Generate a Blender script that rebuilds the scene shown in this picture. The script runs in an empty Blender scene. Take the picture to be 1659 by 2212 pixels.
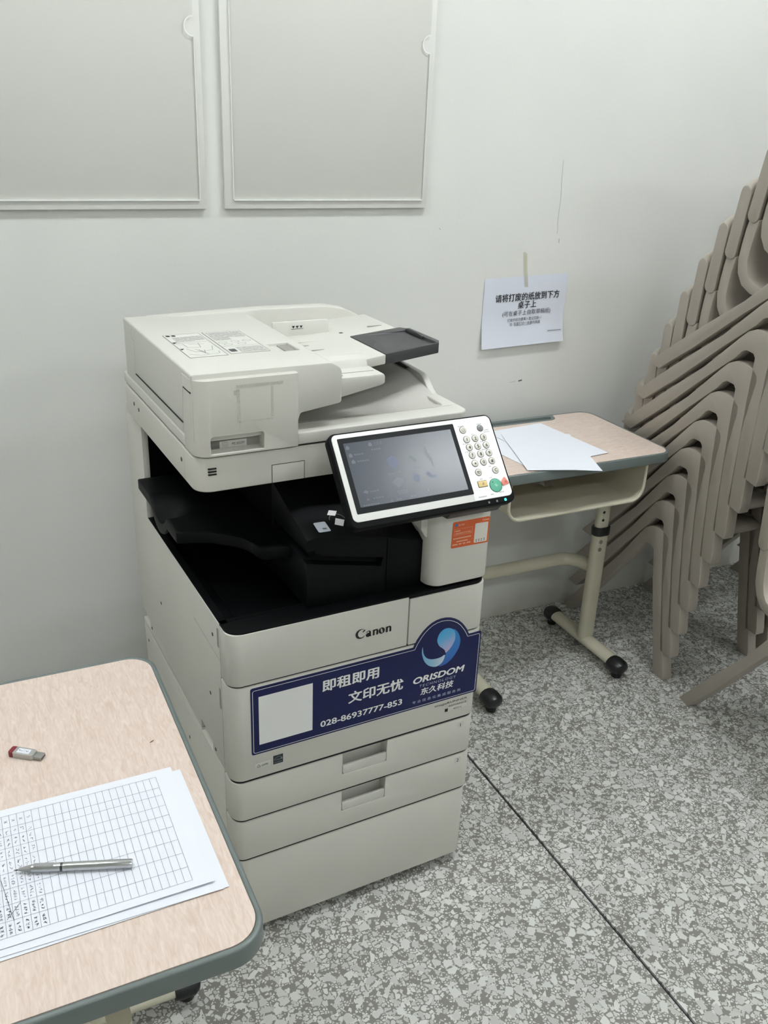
import bpy, bmesh, math, random
from mathutils import Vector, Matrix
random.seed(7)
SC = bpy.context.scene
COL = SC.collection
PI = math.pi

# ------------------------------------------------------------------ camera
cam_d = bpy.data.cameras.new('camera'); cam = bpy.data.objects.new('camera', cam_d); COL.objects.link(cam)
cam_d.sensor_fit = 'VERTICAL'; cam_d.sensor_height = 24.0
cam_d.lens = 1949.66 / 2212.0 * 24.0
cam_d.clip_start = 0.05
Fv = Vector((0.40833201, 0.8193839, -0.40233692)); Rv = Vector((0.90172198, -0.43062939, 0.03815499)); Uv = Vector((0.14199452, 0.37837594, 0.91469624))
M = Matrix.Identity(4)
for i in range(3):
    M[i][0] = Rv[i]; M[i][1] = Uv[i]; M[i][2] = -Fv[i]
M[0][3], M[1][3], M[2][3] = 0.0, -2.30872, 1.60489
cam.matrix_world = M
SC.camera = cam

# ------------------------------------------------------------------ world, exposure
SC.world = bpy.data.worlds.new('world'); SC.world.use_nodes = True
SC.world.node_tree.nodes['Background'].inputs[0].default_value = (0.02, 0.02, 0.021, 1)
SC.view_settings.view_transform = 'Standard'; SC.view_settings.look = 'None'
SC.view_settings.gamma = 1.0; SC.view_settings.use_curve_mapping = False
SC.view_settings.exposure = 0.27
SC.cycles.max_bounces = 6; SC.cycles.diffuse_bounces = 4; SC.cycles.glossy_bounces = 2; SC.cycles.transmission_bounces = 2; SC.cycles.transparent_max_bounces = 6; SC.cycles.use_light_tree = False
# ceiling lamps of the room: (x centre, y centre, length, emission)
LAMPS = [(1.75, -1.15, 1.25, 100.0), (-0.75, -1.2, 1.25, 90.0), (3.0, -2.6, 1.25, 52.0), (0.3, -4.5, 1.25, 52.0), (2.95, -4.7, 1.25, 52.0)]
LAMP_COL = (0.965, 1.0, 1.03)

# ------------------------------------------------------------------ helpers
def lin(c):
    return tuple(((v / 255.0) / 12.92 if v / 255.0 <= 0.04045 else ((v / 255.0 + 0.055) / 1.055) ** 2.4) for v in c)

MATS = {}
def mat(name, rgb, rough=0.5, metal=0.0, var=0.0, vscale=8.0, bump=0.0, bscale=200.0, spec=0.5, emit=None, estr=0.0):
    if name in MATS: return MATS[name]
    m = bpy.data.materials.new(name); m.use_nodes = True
    nt = m.node_tree; b = nt.nodes['Principled BSDF']
    b.inputs['Base Color'].default_value = (*lin(rgb), 1)
    b.inputs['Roughness'].default_value = rough; b.inputs['Metallic'].default_value = metal
    b.inputs['Specular IOR Level'].default_value = spec
    tc = nt.nodes.new('ShaderNodeTexCoord')
    if var > 0:
        n = nt.nodes.new('ShaderNodeTexNoise'); n.inputs['Scale'].default_value = vscale; n.inputs['Detail'].default_value = 4
        nt.links.new(tc.outputs['Object'], n.inputs['Vector'])
        mr = nt.nodes.new('ShaderNodeMapRange'); mr.inputs['From Min'].default_value = 0.3; mr.inputs['From Max'].default_value = 0.7
        mr.inputs['To Min'].default_value = 1 - var; mr.inputs['To Max'].default_value = 1 + var * 0.4
        nt.links.new(n.outputs['Fac'], mr.inputs['Value'])
        mx = nt.nodes.new('ShaderNodeVectorMath'); mx.operation = 'SCALE'
        mx.inputs[0].default_value = lin(rgb); nt.links.new(mr.outputs['Result'], mx.inputs['Scale'])
        nt.links.new(mx.outputs[0], b.inputs['Base Color'])
    if bump > 0:
        n2 = nt.nodes.new('ShaderNodeTexNoise'); n2.inputs['Scale'].default_value = bscale; n2.inputs['Detail'].default_value = 3
        nt.links.new(tc.outputs['Object'], n2.inputs['Vector'])
        bp = nt.nodes.new('ShaderNodeBump'); bp.inputs['Strength'].default_value = bump; bp.inputs['Distance'].default_value = 0.001
        nt.links.new(n2.outputs['Fac'], bp.inputs['Height']); nt.links.new(bp.outputs['Normal'], b.inputs['Normal'])
    if emit:
        b.inputs['Emission Color'].default_value = (*emit, 1); b.inputs['Emission Strength'].default_value = estr; m.cycles.emission_sampling = 'NONE'
    MATS[name] = m
    return m

def obj(name, bm, m, parent=None, bevel=0.0, seg=2, loc=None, rot=None, sharp=38, ang=30):
    if bevel > 0:
        bm.normal_update()
        es = [e for e in bm.edges if len(e.link_faces) == 2 and e.calc_face_angle(0) > math.radians(ang)]
        if es: bmesh.ops.bevel(bm, geom=es, offset=bevel, segments=seg, profile=0.5, affect='EDGES', clamp_overlap=True)
    me = bpy.data.meshes.new(name); bm.to_mesh(me); bm.free()
    return mobj(name, me, m, parent, loc, rot, sharp)

def mobj(name, me, m, parent=None, loc=None, rot=None, sharp=38):
    for p in me.polygons: p.use_smooth = True
    me.set_sharp_from_angle(angle=math.radians(sharp))
    if m is not None:
        me.materials.clear(); me.materials.append(m)
    o = bpy.data.objects.new(name, me); COL.objects.link(o)
    if parent is not None: o.parent = parent
    if loc is not None: o.location = loc
    if rot is not None: o.rotation_euler = rot
    return o

def tag(o, label=None, cat=None, group=None, kind=None):
    if label: o['label'] = label
    if cat: o['category'] = cat
    if group: o['group'] = group
    if kind: o['kind'] = kind
    return o

def empty(name, loc=(0, 0, 0), rotz=0.0):
    o = bpy.data.objects.new(name, None); o.empty_display_size = 0.1; COL.objects.link(o)
    o.location = loc; o.rotation_euler = (0, 0, rotz)
    return o

def box(x0, x1, y0, y1, z0, z1, bm=None):
    bm = bm or bmesh.new()
    v = [bm.verts.new(p) for p in ((x0,y0,z0),(x1,y0,z0),(x1,y1,z0),(x0,y1,z0),(x0,y0,z1),(x1,y0,z1),(x1,y1,z1),(x0,y1,z1))]
    for f in ((3,2,1,0),(4,5,6,7),(0,1,5,4),(1,2,6,5),(2,3,7,6),(3,0,4,7)): bm.faces.new([v[i] for i in f])
    return bm

def put(axis, p, h):
    if axis == 'x': return (h, p[0], p[1])
    if axis == 'y': return (p[0], h, p[1])
    return (p[0], p[1], h)

def prism(pts, axis, a, b, bm=None, pts2=None):
    bm = bm or bmesh.new(); pts2 = pts2 or pts
    A = [bm.verts.new(put(axis, p, a)) for p in pts]; Bv = [bm.verts.new(put(axis, p, b)) for p in pts2]
    n = len(pts); fs = [bm.faces.new(A), bm.faces.new(Bv[::-1])]
    for i in range(n):
        j = (i + 1) % n; fs.append(bm.faces.new((A[j], A[i], Bv[i], Bv[j])))
    bmesh.ops.recalc_face_normals(bm, faces=fs)
    return bm

def flat(pts, axis, h, flip=False, bm=None):
    bm = bm or bmesh.new()
    f = bm.faces.new([bm.verts.new(put(axis, p, h)) for p in pts]); f.normal_update()
    want = {'x': Vector((-1,0,0)), 'y': Vector((0,-1,0)), 'z': Vector((0,0,1))}[axis]
    if flip: want = -want
    if f.normal.dot(want) < 0: f.normal_flip()
    return bm

def rpoly(pts, rad, n=6):
    out = []; N = len(pts)
    for i in range(N):
        r = rad[i] if isinstance(rad, (list, tuple)) else rad
        p = Vector(pts[i]); a = Vector(pts[i-1]) - p; b = Vector(pts[(i+1) % N]) - p
        if r <= 0 or a.length < 1e-9 or b.length < 1e-9: out.append(tuple(p)); continue
        th = a.angle(b); d = min(r / math.tan(th / 2), a.length * 0.49, b.length * 0.49); r2 = d * math.tan(th / 2)
        c = p + (a.normalized() + b.normalized()).normalized() * (r2 / math.sin(th / 2))
        s = p + a.normalized() * d - c; e = p + b.normalized() * d - c
        a0 = math.atan2(s.y, s.x); a1 = math.atan2(e.y, e.x); da = (a1 - a0 + PI) % (2 * PI) - PI
        for k in range(n + 1):
            t = a0 + da * k / n; out.append((c.x + r2 * math.cos(t), c.y + r2 * math.sin(t)))
    return out

def rrect(x0, x1, y0, y1, r, n=6): return rpoly([(x0,y0),(x1,y0),(x1,y1),(x0,y1)], r, n)
def circ(cx, cy, r, n=24, ry=None): return [(cx + r * math.cos(2*PI*k/n), cy + (ry or r) * math.sin(2*PI*k/n)) for k in range(n)]

def tube(path, r, n=12, bm=None, ry=None, up=None):
    bm = bm or bmesh.new(); P = [Vector(p) for p in path]; rings = []; nrm = None
    for i, p in enumerate(P):
        t = (P[min(i+1, len(P)-1)] - P[max(i-1, 0)]).normalized()
        if nrm is None:
            a = Vector(up) if up else (Vector((0,0,1)) if abs(t.z) < 0.9 else Vector((1,0,0)))
            nrm = (a - t * a.dot(t)).normalized()
        else: nrm = (nrm - t * nrm.dot(t)).normalized()
        bi = t.cross(nrm); rr = r[i] if isinstance(r, (list, tuple)) else r; q = (ry or rr)
        rings.append([bm.verts.new(p + nrm * (q * math.sin(2*PI*k/n)) + bi * (rr * math.cos(2*PI*k/n))) for k in range(n)])
    fs = []
    for a, b in zip(rings, rings[1:]):
        for k in range(n): fs.append(bm.faces.new((a[k], a[(k+1) % n], b[(k+1) % n], b[k])))
    fs.append(bm.faces.new(rings[0][::-1])); fs.append(bm.faces.new(rings[-1]))
    bmesh.ops.recalc_face_normals(bm, faces=fs)
    return bm

def lathe(prof, n=24, axis='z', c=(0, 0, 0), bm=None):   # prof: (radius, height)
    bm = bm or bmesh.new(); rings = []
    for r, h in prof:
        ring = []
        for k in range(n):
            a = 2*PI*k/n; x, y = r*math.cos(a), r*math.sin(a)
            p = {'z': (x, y, h), 'y': (x, h, y), 'x': (h, x, y)}[axis]
            ring.append(bm.verts.new((p[0]+c[0], p[1]+c[1], p[2]+c[2])))
        rings.append(ring)
    fs = []
    for a, b in zip(rings, rings[1:]):
        for k in range(n): fs.append(bm.faces.new((a[k], a[(k+1) % n], b[(k+1) % n], b[k])))
    fs.append(bm.faces.new(rings[0])); fs.append(bm.faces.new(rings[-1]))
    bmesh.ops.recalc_face_normals(bm, faces=fs)
    return bm

def grid(nu, nv, fn, bm=None, close_to=None):
    bm = bm or bmesh.new()
    V = [[bm.verts.new(fn(i / (nu - 1), j / (nv - 1))) for j in range(nv)] for i in range(nu)]
    for i in range(nu - 1):
        for j in range(nv - 1): bm.faces.new((V[i][j], V[i+1][j], V[i+1][j+1], V[i][j+1]))
    return bm

def sheet(nu, nv, fn, th):      # closed slab: top from fn, thickness th straight down (local z)
    bm = bmesh.new()
    T = [[bm.verts.new(fn(i/(nu-1), j/(nv-1))) for j in range(nv)] for i in range(nu)]
    tf = (lambda i, j: th(i/(nu-1), j/(nv-1))) if callable(th) else (lambda i, j: th)
    Bt = [[bm.verts.new(T[i][j].co - Vector((0, 0, tf(i, j)))) for j in range(nv)] for i in range(nu)]
    fs = []
    for i in range(nu-1):
        for j in range(nv-1):
            fs.append(bm.faces.new((T[i][j], T[i+1][j], T[i+1][j+1], T[i][j+1]))); fs.append(bm.faces.new((Bt[i][j], Bt[i][j+1], Bt[i+1][j+1], Bt[i+1][j])))
    for i in range(nu-1):
        fs.append(bm.faces.new((T[i+1][0], T[i][0], Bt[i][0], Bt[i+1][0]))); fs.append(bm.faces.new((T[i][-1], T[i+1][-1], Bt[i+1][-1], Bt[i][-1])))
    for j in range(nv-1):
        fs.append(bm.faces.new((T[0][j], T[0][j+1], Bt[0][j+1], Bt[0][j]))); fs.append(bm.faces.new((T[-1][j+1], T[-1][j], Bt[-1][j], Bt[-1][j+1])))
    bmesh.ops.recalc_face_normals(bm, faces=fs)
    return bm

def bm_of(o_bm):
    me = bpy.data.meshes.new('tmp'); o_bm.to_mesh(me); o_bm.free(); return me

def boolean(bm, cutters):       # bm minus each cutter bm; returns a bmesh
    me = bm_of(bm); o = bpy.data.objects.new('tmp', me); COL.objects.link(o); cs = []
    for cb in cutters:
        cme = bm_of(cb); co = bpy.data.objects.new('tmpc', cme); COL.objects.link(co); cs.append((co, cme))
        md = o.modifiers.new('b', 'BOOLEAN'); md.operation = 'DIFFERENCE'; md.solver = 'EXACT'; md.object = co
    dg = bpy.context.evaluated_depsgraph_get()
    out = bmesh.new(); out.from_object(o, dg)
    bpy.data.objects.remove(o); bpy.data.meshes.remove(me)
    for co, cme in cs: bpy.data.objects.remove(co); bpy.data.meshes.remove(cme)
    return out

def text(body, m, size, loc, rot=(0, 0, 0), parent=None, align='LEFT', bold=0.0, width=None, spacing=1.0, shear=0.0, name='lettering', sx=1.0):
    cu = bpy.data.curves.new('txt', 'FONT'); cu.body = body; cu.size = size; cu.align_x = align
    cu.space_character = spacing; cu.shear = shear; cu.resolution_u = 3; cu.fill_mode = 'FRONT'
    o = bpy.data.objects.new('txt', cu); COL.objects.link(o)
    dg = bpy.context.evaluated_depsgraph_get()
    me = bpy.data.meshes.new_from_object(o.evaluated_get(dg))
    bpy.data.objects.remove(o); bpy.data.curves.remove(cu)
    if len(me.vertices):
        xs = [v.co.x for v in me.vertices]; x0, x1 = min(xs), max(xs)
        k = (width / (x1 - x0)) if width else sx
        off = {'LEFT': x0, 'CENTER': (x0 + x1) / 2, 'RIGHT': x1}[align]
        for v in me.vertices: v.co.x = (v.co.x - off) * k
        if bold > 0:
            b0 = bmesh.new()
            for dx, dy in ((-bold, 0), (bold, 0), (0, bold * 0.7), (0, -bold * 0.7), (0, 0)):
                n0 = len(b0.verts); b0.from_mesh(me); b0.verts.ensure_lookup_table()
                for v in b0.verts[n0:]: v.co.x += dx; v.co.y += dy; v.co.z += 0.00003 * (dx + dy) / bold
            me2 = bpy.data.meshes.new('txt'); b0.to_mesh(me2); b0.free(); bpy.data.meshes.remove(me); me = me2
    return mobj(name, me, m, parent, loc, rot)

FRONT = (PI / 2, 0, 0)

def strips(segs, wd, axis, h, bm=None):   # thin flat line strokes in a plane
    bm = bm or bmesh.new()
    for (a, b) in segs:
        a = Vector(a); b = Vector(b); d = b - a
        if d.length < 1e-9: continue
        n = Vector((-d.y, d.x)).normalized() * (wd / 2)
        flat([tuple(a - n), tuple(b - n), tuple(b + n), tuple(a + n)], axis, h, bm=bm)
    return bm

# ------------------------------------------------------------------ materials
WHITE = mat('printer_plastic', (206, 204, 195), 0.42, var=0.03, vscale=6)
WHITE2 = mat('printer_plastic_light', (208, 207, 199), 0.4)
GREYP = mat('printer_plastic_grey', (150, 148, 141), 0.45)
BLACKP = mat('black_plastic', (8, 10, 11), 0.5, spec=0.12)
BLACKI = mat('black_plastic_matte', (4, 5, 6), 0.65, spec=0.08)
DARKG = mat('dark_grey_plastic', (58, 58, 60), 0.4)
GAP = mat('dark_gap_shade', (20, 19, 18), 0.8)  # near-black colour standing in for shade in the gaps; also on the chassis
HOLE = mat('screw_dark', (60, 58, 54), 0.6)
INK = mat('black_ink', (18, 18, 20), 0.6)
INKG = mat('grey_ink', (120, 120, 120), 0.6)
WINK = mat('white_ink', (236, 236, 234), 0.5)
NAVY = mat('navy_sticker', (14, 22, 72), 0.35, spec=0.3)
PAPER = mat('paper', (228, 231, 238), 0.85, var=0.01, vscale=20)
PAPER2 = mat('notice_paper', (214, 218, 228), 0.85)
STEEL = mat('painted_steel', (196, 192, 172), 0.4, var=0.05, vscale=12)
RUBBER = mat('black_rubber', (14, 17, 19), 0.35)
TRIM = mat('desk_trim', (103, 112, 110), 0.33)
CHAIR = mat('chair_plastic', (163, 155, 144), 0.42, var=0.05, vscale=7)
LABEL = mat('label_film', (205, 205, 198), 0.3)

def wood_mat():
    m = bpy.data.materials.new('beech_laminate'); m.use_nodes = True; nt = m.node_tree; b = nt.nodes['Principled BSDF']
    tc = nt.nodes.new('ShaderNodeTexCoord')
    mp = nt.nodes.new('ShaderNodeMapping'); mp.inputs['Scale'].default_value = (18, 85, 1); mp.inputs['Rotation'].default_value = (0, 0, 0.03)
    nt.links.new(tc.outputs['Object'], mp.inputs['Vector'])
    n = nt.nodes.new('ShaderNodeTexNoise'); n.inputs['Scale'].default_value = 2.0; n.inputs['Detail'].default_value = 4; n.inputs['Distortion'].default_value = 1.3
    nt.links.new(mp.outputs[0], n.inputs['Vector'])
    r = nt.nodes.new('ShaderNodeValToRGB'); e = r.color_ramp.elements
    e[0].position = 0.30; e[0].color = (*lin((206, 185, 171)), 1); e[1].position = 0.72; e[1].color = (*lin((224, 209, 198)), 1)
    nt.links.new(n.outputs['Fac'], r.inputs['Fac'])
    n3 = nt.nodes.new('ShaderNodeTexNoise'); n3.inputs['Scale'].default_value = 9; n3.inputs['Detail'].default_value = 2
    nt.links.new(tc.outputs['Object'], n3.inputs['Vector'])
    mx = nt.nodes.new('ShaderNodeMix'); mx.data_type = 'RGBA'; mx.blend_type = 'MULTIPLY'; mx.inputs['Factor'].default_value = 0.25
    nt.links.new(r.outputs['Color'], mx.inputs['A']); nt.links.new(n3.outputs['Fac'], mx.inputs['B'])
    g = nt.nodes.new('ShaderNodeMixRGB'); g.blend_type = 'MIX'; g.inputs['Fac'].default_value = 0.85
    nt.links.new(mx.outputs['Result'], g.inputs[1]); nt.links.new(r.outputs['Color'], g.inputs[2])
    nt.links.new(g.outputs[0], b.inputs['Base Color'])
    b.inputs['Roughness'].default_value = 0.42
    return m
WOOD = wood_mat()

def terrazzo():
    m = bpy.data.materials.new('terrazzo'); m.use_nodes = True; nt = m.node_tree; b = nt.nodes['Principled BSDF']; L = nt.links
    geo = nt.nodes.new('ShaderNodeNewGeometry')
    dn = nt.nodes.new('ShaderNodeTexNoise'); dn.inputs['Scale'].default_value = 60; dn.inputs['Detail'].default_value = 2
    L.new(geo.outputs['Position'], dn.inputs['Vector'])
    ds = nt.nodes.new('ShaderNodeVectorMath'); ds.operation = 'SCALE'; ds.inputs['Scale'].default_value = 0.006
    L.new(dn.outputs['Color'], ds.inputs[0])
    ad = nt.nodes.new('ShaderNodeVectorMath'); ad.operation = 'ADD'; L.new(geo.outputs['Position'], ad.inputs[0]); L.new(ds.outputs[0], ad.inputs[1])
    def math_(op, a, bb):
        n = nt.nodes.new('ShaderNodeMath'); n.operation = op
        for i, x in enumerate((a, bb)):
            if isinstance(x, float): n.inputs[i].default_value = x
            elif x is not None: L.new(x, n.inputs[i])
        return n.outputs[0]
    col = None
    base = nt.nodes.new('ShaderNodeRGB'); base.outputs[0].default_value = (*lin((128, 126, 120)), 1); col = base.outputs[0]
    for sc, edge, keep, seed in ((165.0, 0.16, 0.42, 3.1), (88.0, 0.14, 0.48, 1.7), (50.0, 0.12, 0.70, 0.0)):
        mp = nt.nodes.new('ShaderNodeMapping'); mp.inputs['Location'].default_value = (seed, seed * 2, 0); L.new(ad.outputs[0], mp.inputs['Vector'])
        ve = nt.nodes.new('ShaderNodeTexVoronoi'); ve.voronoi_dimensions = '2D'; ve.feature = 'DISTANCE_TO_EDGE'; ve.inputs['Scale'].default_value = sc
        vc = nt.nodes.new('ShaderNodeTexVoronoi'); vc.voronoi_dimensions = '2D'; vc.inputs['Scale'].default_value = sc
        L.new(mp.outputs[0], ve.inputs['Vector']); L.new(mp.outputs[0], vc.inputs['Vector'])
        sep = nt.nodes.new('ShaderNodeSeparateColor'); L.new(vc.outputs['Color'], sep.inputs[0])
        inside = math_('GREATER_THAN', ve.outputs['Distance'], edge)
        kp = math_('GREATER_THAN', sep.outputs[0], keep)
        mask = math_('MULTIPLY', inside, kp)
        rp = nt.nodes.new('ShaderNodeValToRGB'); e = rp.color_ramp.elements
        e[0].position = 0.0; e[0].color = (*lin((184, 184, 179)), 1); e[1].position = 1.0; e[1].color = (*lin((216, 217, 212)), 1)
        L.new(sep.outputs[1], rp.inputs['Fac'])
        mx = nt.nodes.new('ShaderNodeMixRGB'); L.new(mask, mx.inputs['Fac']); L.new(col, mx.inputs[1]); L.new(rp.outputs['Color'], mx.inputs[2]); col = mx.outputs[0]
    big = nt.nodes.new('ShaderNodeTexNoise'); big.inputs['Scale'].default_value = 2.5; big.inputs['Detail'].default_value = 4; L.new(geo.outputs['Position'], big.inputs['Vector'])
    mr = nt.nodes.new('ShaderNodeMapRange'); mr.inputs['From Min'].default_value = 0.3; mr.inputs['From Max'].default_value = 0.7; mr.inputs['To Min'].default_value = 0.9; mr.inputs['To Max'].default_value = 1.03
    L.new(big.outputs['Fac'], mr.inputs['Value'])
    sc_ = nt.nodes.new('ShaderNodeVectorMath'); sc_.operation = 'SCALE'; L.new(col, sc_.inputs[0]); L.new(mr.outputs['Result'], sc_.inputs['Scale'])
    L.new(sc_.outputs[0], b.inputs['Base Color']); b.inputs['Roughness'].default_value = 0.42; b.inputs['Specular IOR Level'].default_value = 0.35
    return m
TERR = terrazzo()

def wall_mat():
    m = bpy.data.materials.new('wall_paint'); m.use_nodes = True; nt = m.node_tree; b = nt.nodes['Principled BSDF']; L = nt.links
    geo = nt.nodes.new('ShaderNodeNewGeometry')
    n = nt.nodes.new('ShaderNodeTexNoise'); n.inputs['Scale'].default_value = 1.8; n.inputs['Detail'].default_value = 3; L.new(geo.outputs['Position'], n.inputs['Vector'])
    r = nt.nodes.new('ShaderNodeValToRGB'); e = r.color_ramp.elements
    e[0].position = 0.3; e[0].color = (*lin((216, 217, 212)), 1); e[1].position = 0.7; e[1].color = (*lin((222, 223, 218)), 1)
    L.new(n.outputs['Fac'], r.inputs['Fac'])
    sx = nt.nodes.new('ShaderNodeSeparateXYZ'); L.new(geo.outputs['Position'], sx.inputs[0])
    n4 = nt.nodes.new('ShaderNodeTexNoise'); n4.inputs['Scale'].default_value = 7.0; n4.inputs['Detail'].default_value = 3; L.new(geo.outputs['Position'], n4.inputs['Vector'])
    hm = nt.nodes.new('ShaderNodeMapRange'); hm.inputs['From Min'].default_value = 0.0; hm.inputs['From Max'].default_value = 0.13; hm.inputs['To Min'].default_value = 0.75; hm.inputs['To Max'].default_value = -0.15; L.new(sx.outputs[2], hm.inputs['Value'])
    mm = nt.nodes.new('ShaderNodeMath'); mm.operation = 'MULTIPLY'; mm.use_clamp = True; L.new(hm.outputs[0], mm.inputs[0]); L.new(n4.outputs['Fac'], mm.inputs[1])
    dm = nt.nodes.new('ShaderNodeMixRGB'); dm.inputs[2].default_value = (*lin((150, 138, 118)), 1); L.new(mm.outputs[0], dm.inputs['Fac']); L.new(r.outputs['Color'], dm.inputs[1]); L.new(dm.outputs[0], b.inputs['Base Color'])
    b.inputs['Roughness'].default_value = 0.75; b.inputs['Specular IOR Level'].default_value = 0.25
    n2 = nt.nodes.new('ShaderNodeTexNoise'); n2.inputs['Scale'].default_value = 90; n2.inputs['Detail'].default_value = 1; L.new(geo.outputs['Position'], n2.inputs['Vector'])
    bp = nt.nodes.new('ShaderNodeBump'); bp.inputs['Strength'].default_value = 0.12; bp.inputs['Distance'].default_value = 0.002
    L.new(n2.outputs['Fac'], bp.inputs['Height']); L.new(bp.outputs['Normal'], b.inputs['Normal'])
    return m
WALL = wall_mat()
WALLP = mat('plain_wall_paint', (219, 220, 215), 0.8, spec=0.2)

def acrylic_mat():
    m = bpy.data.materials.new('clear_acrylic'); m.use_nodes = True; nt = m.node_tree; nt.nodes.remove(nt.nodes['Principled BSDF'])
    out = nt.nodes['Material Output']; tr = nt.nodes.new('ShaderNodeBsdfTransparent'); tr.inputs[0].default_value = (0.985, 0.984, 0.978, 1)
    gl = nt.nodes.new('ShaderNodeBsdfGlossy'); gl.inputs['Roughness'].default_value = 0.04
    mx = nt.nodes.new('ShaderNodeMixShader'); lw = nt.nodes.new('ShaderNodeLayerWeight'); lw.inputs['Blend'].default_value = 0.5
    pw = nt.nodes.new('ShaderNodeMath'); pw.operation = 'POWER'; pw.inputs[1].default_value = 5.0; nt.links.new(lw.outputs['Facing'], pw.inputs[0])
    ma = nt.nodes.new('ShaderNodeMath'); ma.operation = 'MULTIPLY_ADD'; ma.inputs[1].default_value = 0.5; ma.inputs[2].default_value = 0.035; nt.links.new(pw.outputs[0], ma.inputs[0])
    nt.links.new(ma.outputs[0], mx.inputs[0]); nt.links.new(tr.outputs[0], mx.inputs[1]); nt.links.new(gl.outputs[0], mx.inputs[2]); nt.links.new(mx.outputs[0], out.inputs['Surface'])
    return m
ACRY = acrylic_mat()
def tape_mat():
    m = bpy.data.materials.new('yellowed_tape'); m.use_nodes = True; nt = m.node_tree; b = nt.nodes['Principled BSDF']
    out = nt.nodes['Material Output']; b.inputs['Base Color'].default_value = (*lin((205, 200, 168)), 1); b.inputs['Roughness'].default_value = 0.3
    tr = nt.nodes.new('ShaderNodeBsdfTransparent'); mx = nt.nodes.new('ShaderNodeMixShader'); mx.inputs[0].default_value = 0.42
    nt.links.new(tr.outputs[0], mx.inputs[1]); nt.links.new(b.outputs[0], mx.inputs[2]); nt.links.new(mx.outputs[0], out.inputs['Surface'])
    return m
TAPE = tape_mat()

# ------------------------------------------------------------------ room
RX0, RX1, RY0, RZ = -2.6, 5.4, -6.0, 3.6
floor = tag(obj('floor', box(RX0, RX1, RY0, 0.0, -0.12, -0.006), mat('floor_joint', (40, 41, 48), 0.8)), kind='structure')
xs = [RX0, -1.917, -0.902, 0.113, 1.128, 2.143, 3.158, 4.173, RX1]
ys = [RY0, -4.33, -2.30, -0.271, 0.0]
for i in range(len(xs) - 1):
    for j in range(len(ys) - 1):
        g0 = 0.0036 if abs(xs[i] - 1.128) < 1e-6 else 0.0014; g1 = 0.0036 if abs(xs[i+1] - 1.128) < 1e-6 else 0.0014
        obj('terrazzo_slab', box(xs[i] + (g0 if i else 0), xs[i+1] - (g1 if i < len(xs)-2 else 0), ys[j] + (0.0014 if j else 0), ys[j+1] - (0.0014 if j < len(ys)-2 else 0), -0.02, 0.0), TERR, floor)
wall_back = tag(obj('wall_back', box(RX0 - 0.2, RX1 + 0.2, 0.0, 0.2, -0.12, RZ), WALL), kind='structure')
tag(obj('wall_left', box(RX0 - 0.2, RX0, RY0, 0.0, -0.12, RZ), WALLP), kind='structure')
tag(obj('wall_right', box(RX1, RX1 + 0.2, RY0, 0.0, -0.12, RZ), WALLP), kind='structure')
tag(obj('wall_front', box(RX0 - 0.2, RX1 + 0.2, RY0 - 0.2, RY0, -0.12, RZ), WALLP), kind='structure')
tag(obj('ceiling', box(RX0 - 0.2, RX1 + 0.2, RY0 - 0.2, 0.2, RZ, RZ + 0.15), WALLP), kind='structure')
# marks on the wall
SCUFF = mat('wall_scuff', (176, 176, 170), 0.8)
SCUFFD = mat('wall_scuff_dark', (120, 118, 112), 0.8)
for pts, w_, mm in (([(1.684, 1.506), (1.686, 1.45), (1.690, 1.40), (1.688, 1.34), (1.691, 1.30)], 0.0016, SCUFF), ([(1.571, 0.851), (1.595, 0.853)], 0.0015, SCUFF), ([(1.604, 0.853), (1.618, 0.855)], 0.005, SCUFFD), ([(1.286, 1.321), (1.291, 1.316)], 0.002, SCUFF), ([(1.70, 1.285), (1.701, 1.272)], 0.003, SCUFF)):
    obj('scuff_mark', strips(list(zip(pts, pts[1:])), w_, 'y', -0.0004), mm, wall_back)

# ceiling lamps (twin tube fittings)
LH = mat('lamp_housing', (230, 230, 228), 0.4)
for i, (lx, ly, ll, es) in enumerate(LAMPS):
    r = empty('ceiling_lamp', (lx, ly, RZ - 0.085))
    tag(r, ['twin tube ceiling lamp nearest the stacked chairs', 'twin tube ceiling lamp to the left of the near desk', 'twin tube ceiling lamp to the right of the camera', 'twin tube ceiling lamp behind the camera', 'twin tube ceiling lamp farthest behind the camera on the right'][i], 'lamp', 'ceiling tube lamps')
    obj('housing', prism([(-0.13, 0.085), (-0.13, 0.05), (-0.05, 0.03), (0.05, 0.03), (0.13, 0.05), (0.13, 0.085)], 'x', -ll/2, ll/2), LH, r)
    em = bpy.data.materials.new('tube_light'); em.use_nodes = True
    b = em.node_tree.nodes['Principled BSDF']; b.inputs['Emission Color'].default_value = (*LAMP_COL, 1); b.inputs['Emission Strength'].default_value = es
    for s in (-1, 1): obj('tube', tube([(-ll/2 + 0.02, s*0.075, 0.022), (ll/2 - 0.02, s*0.075, 0.022)], 0.016, 10), em, r)

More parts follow.
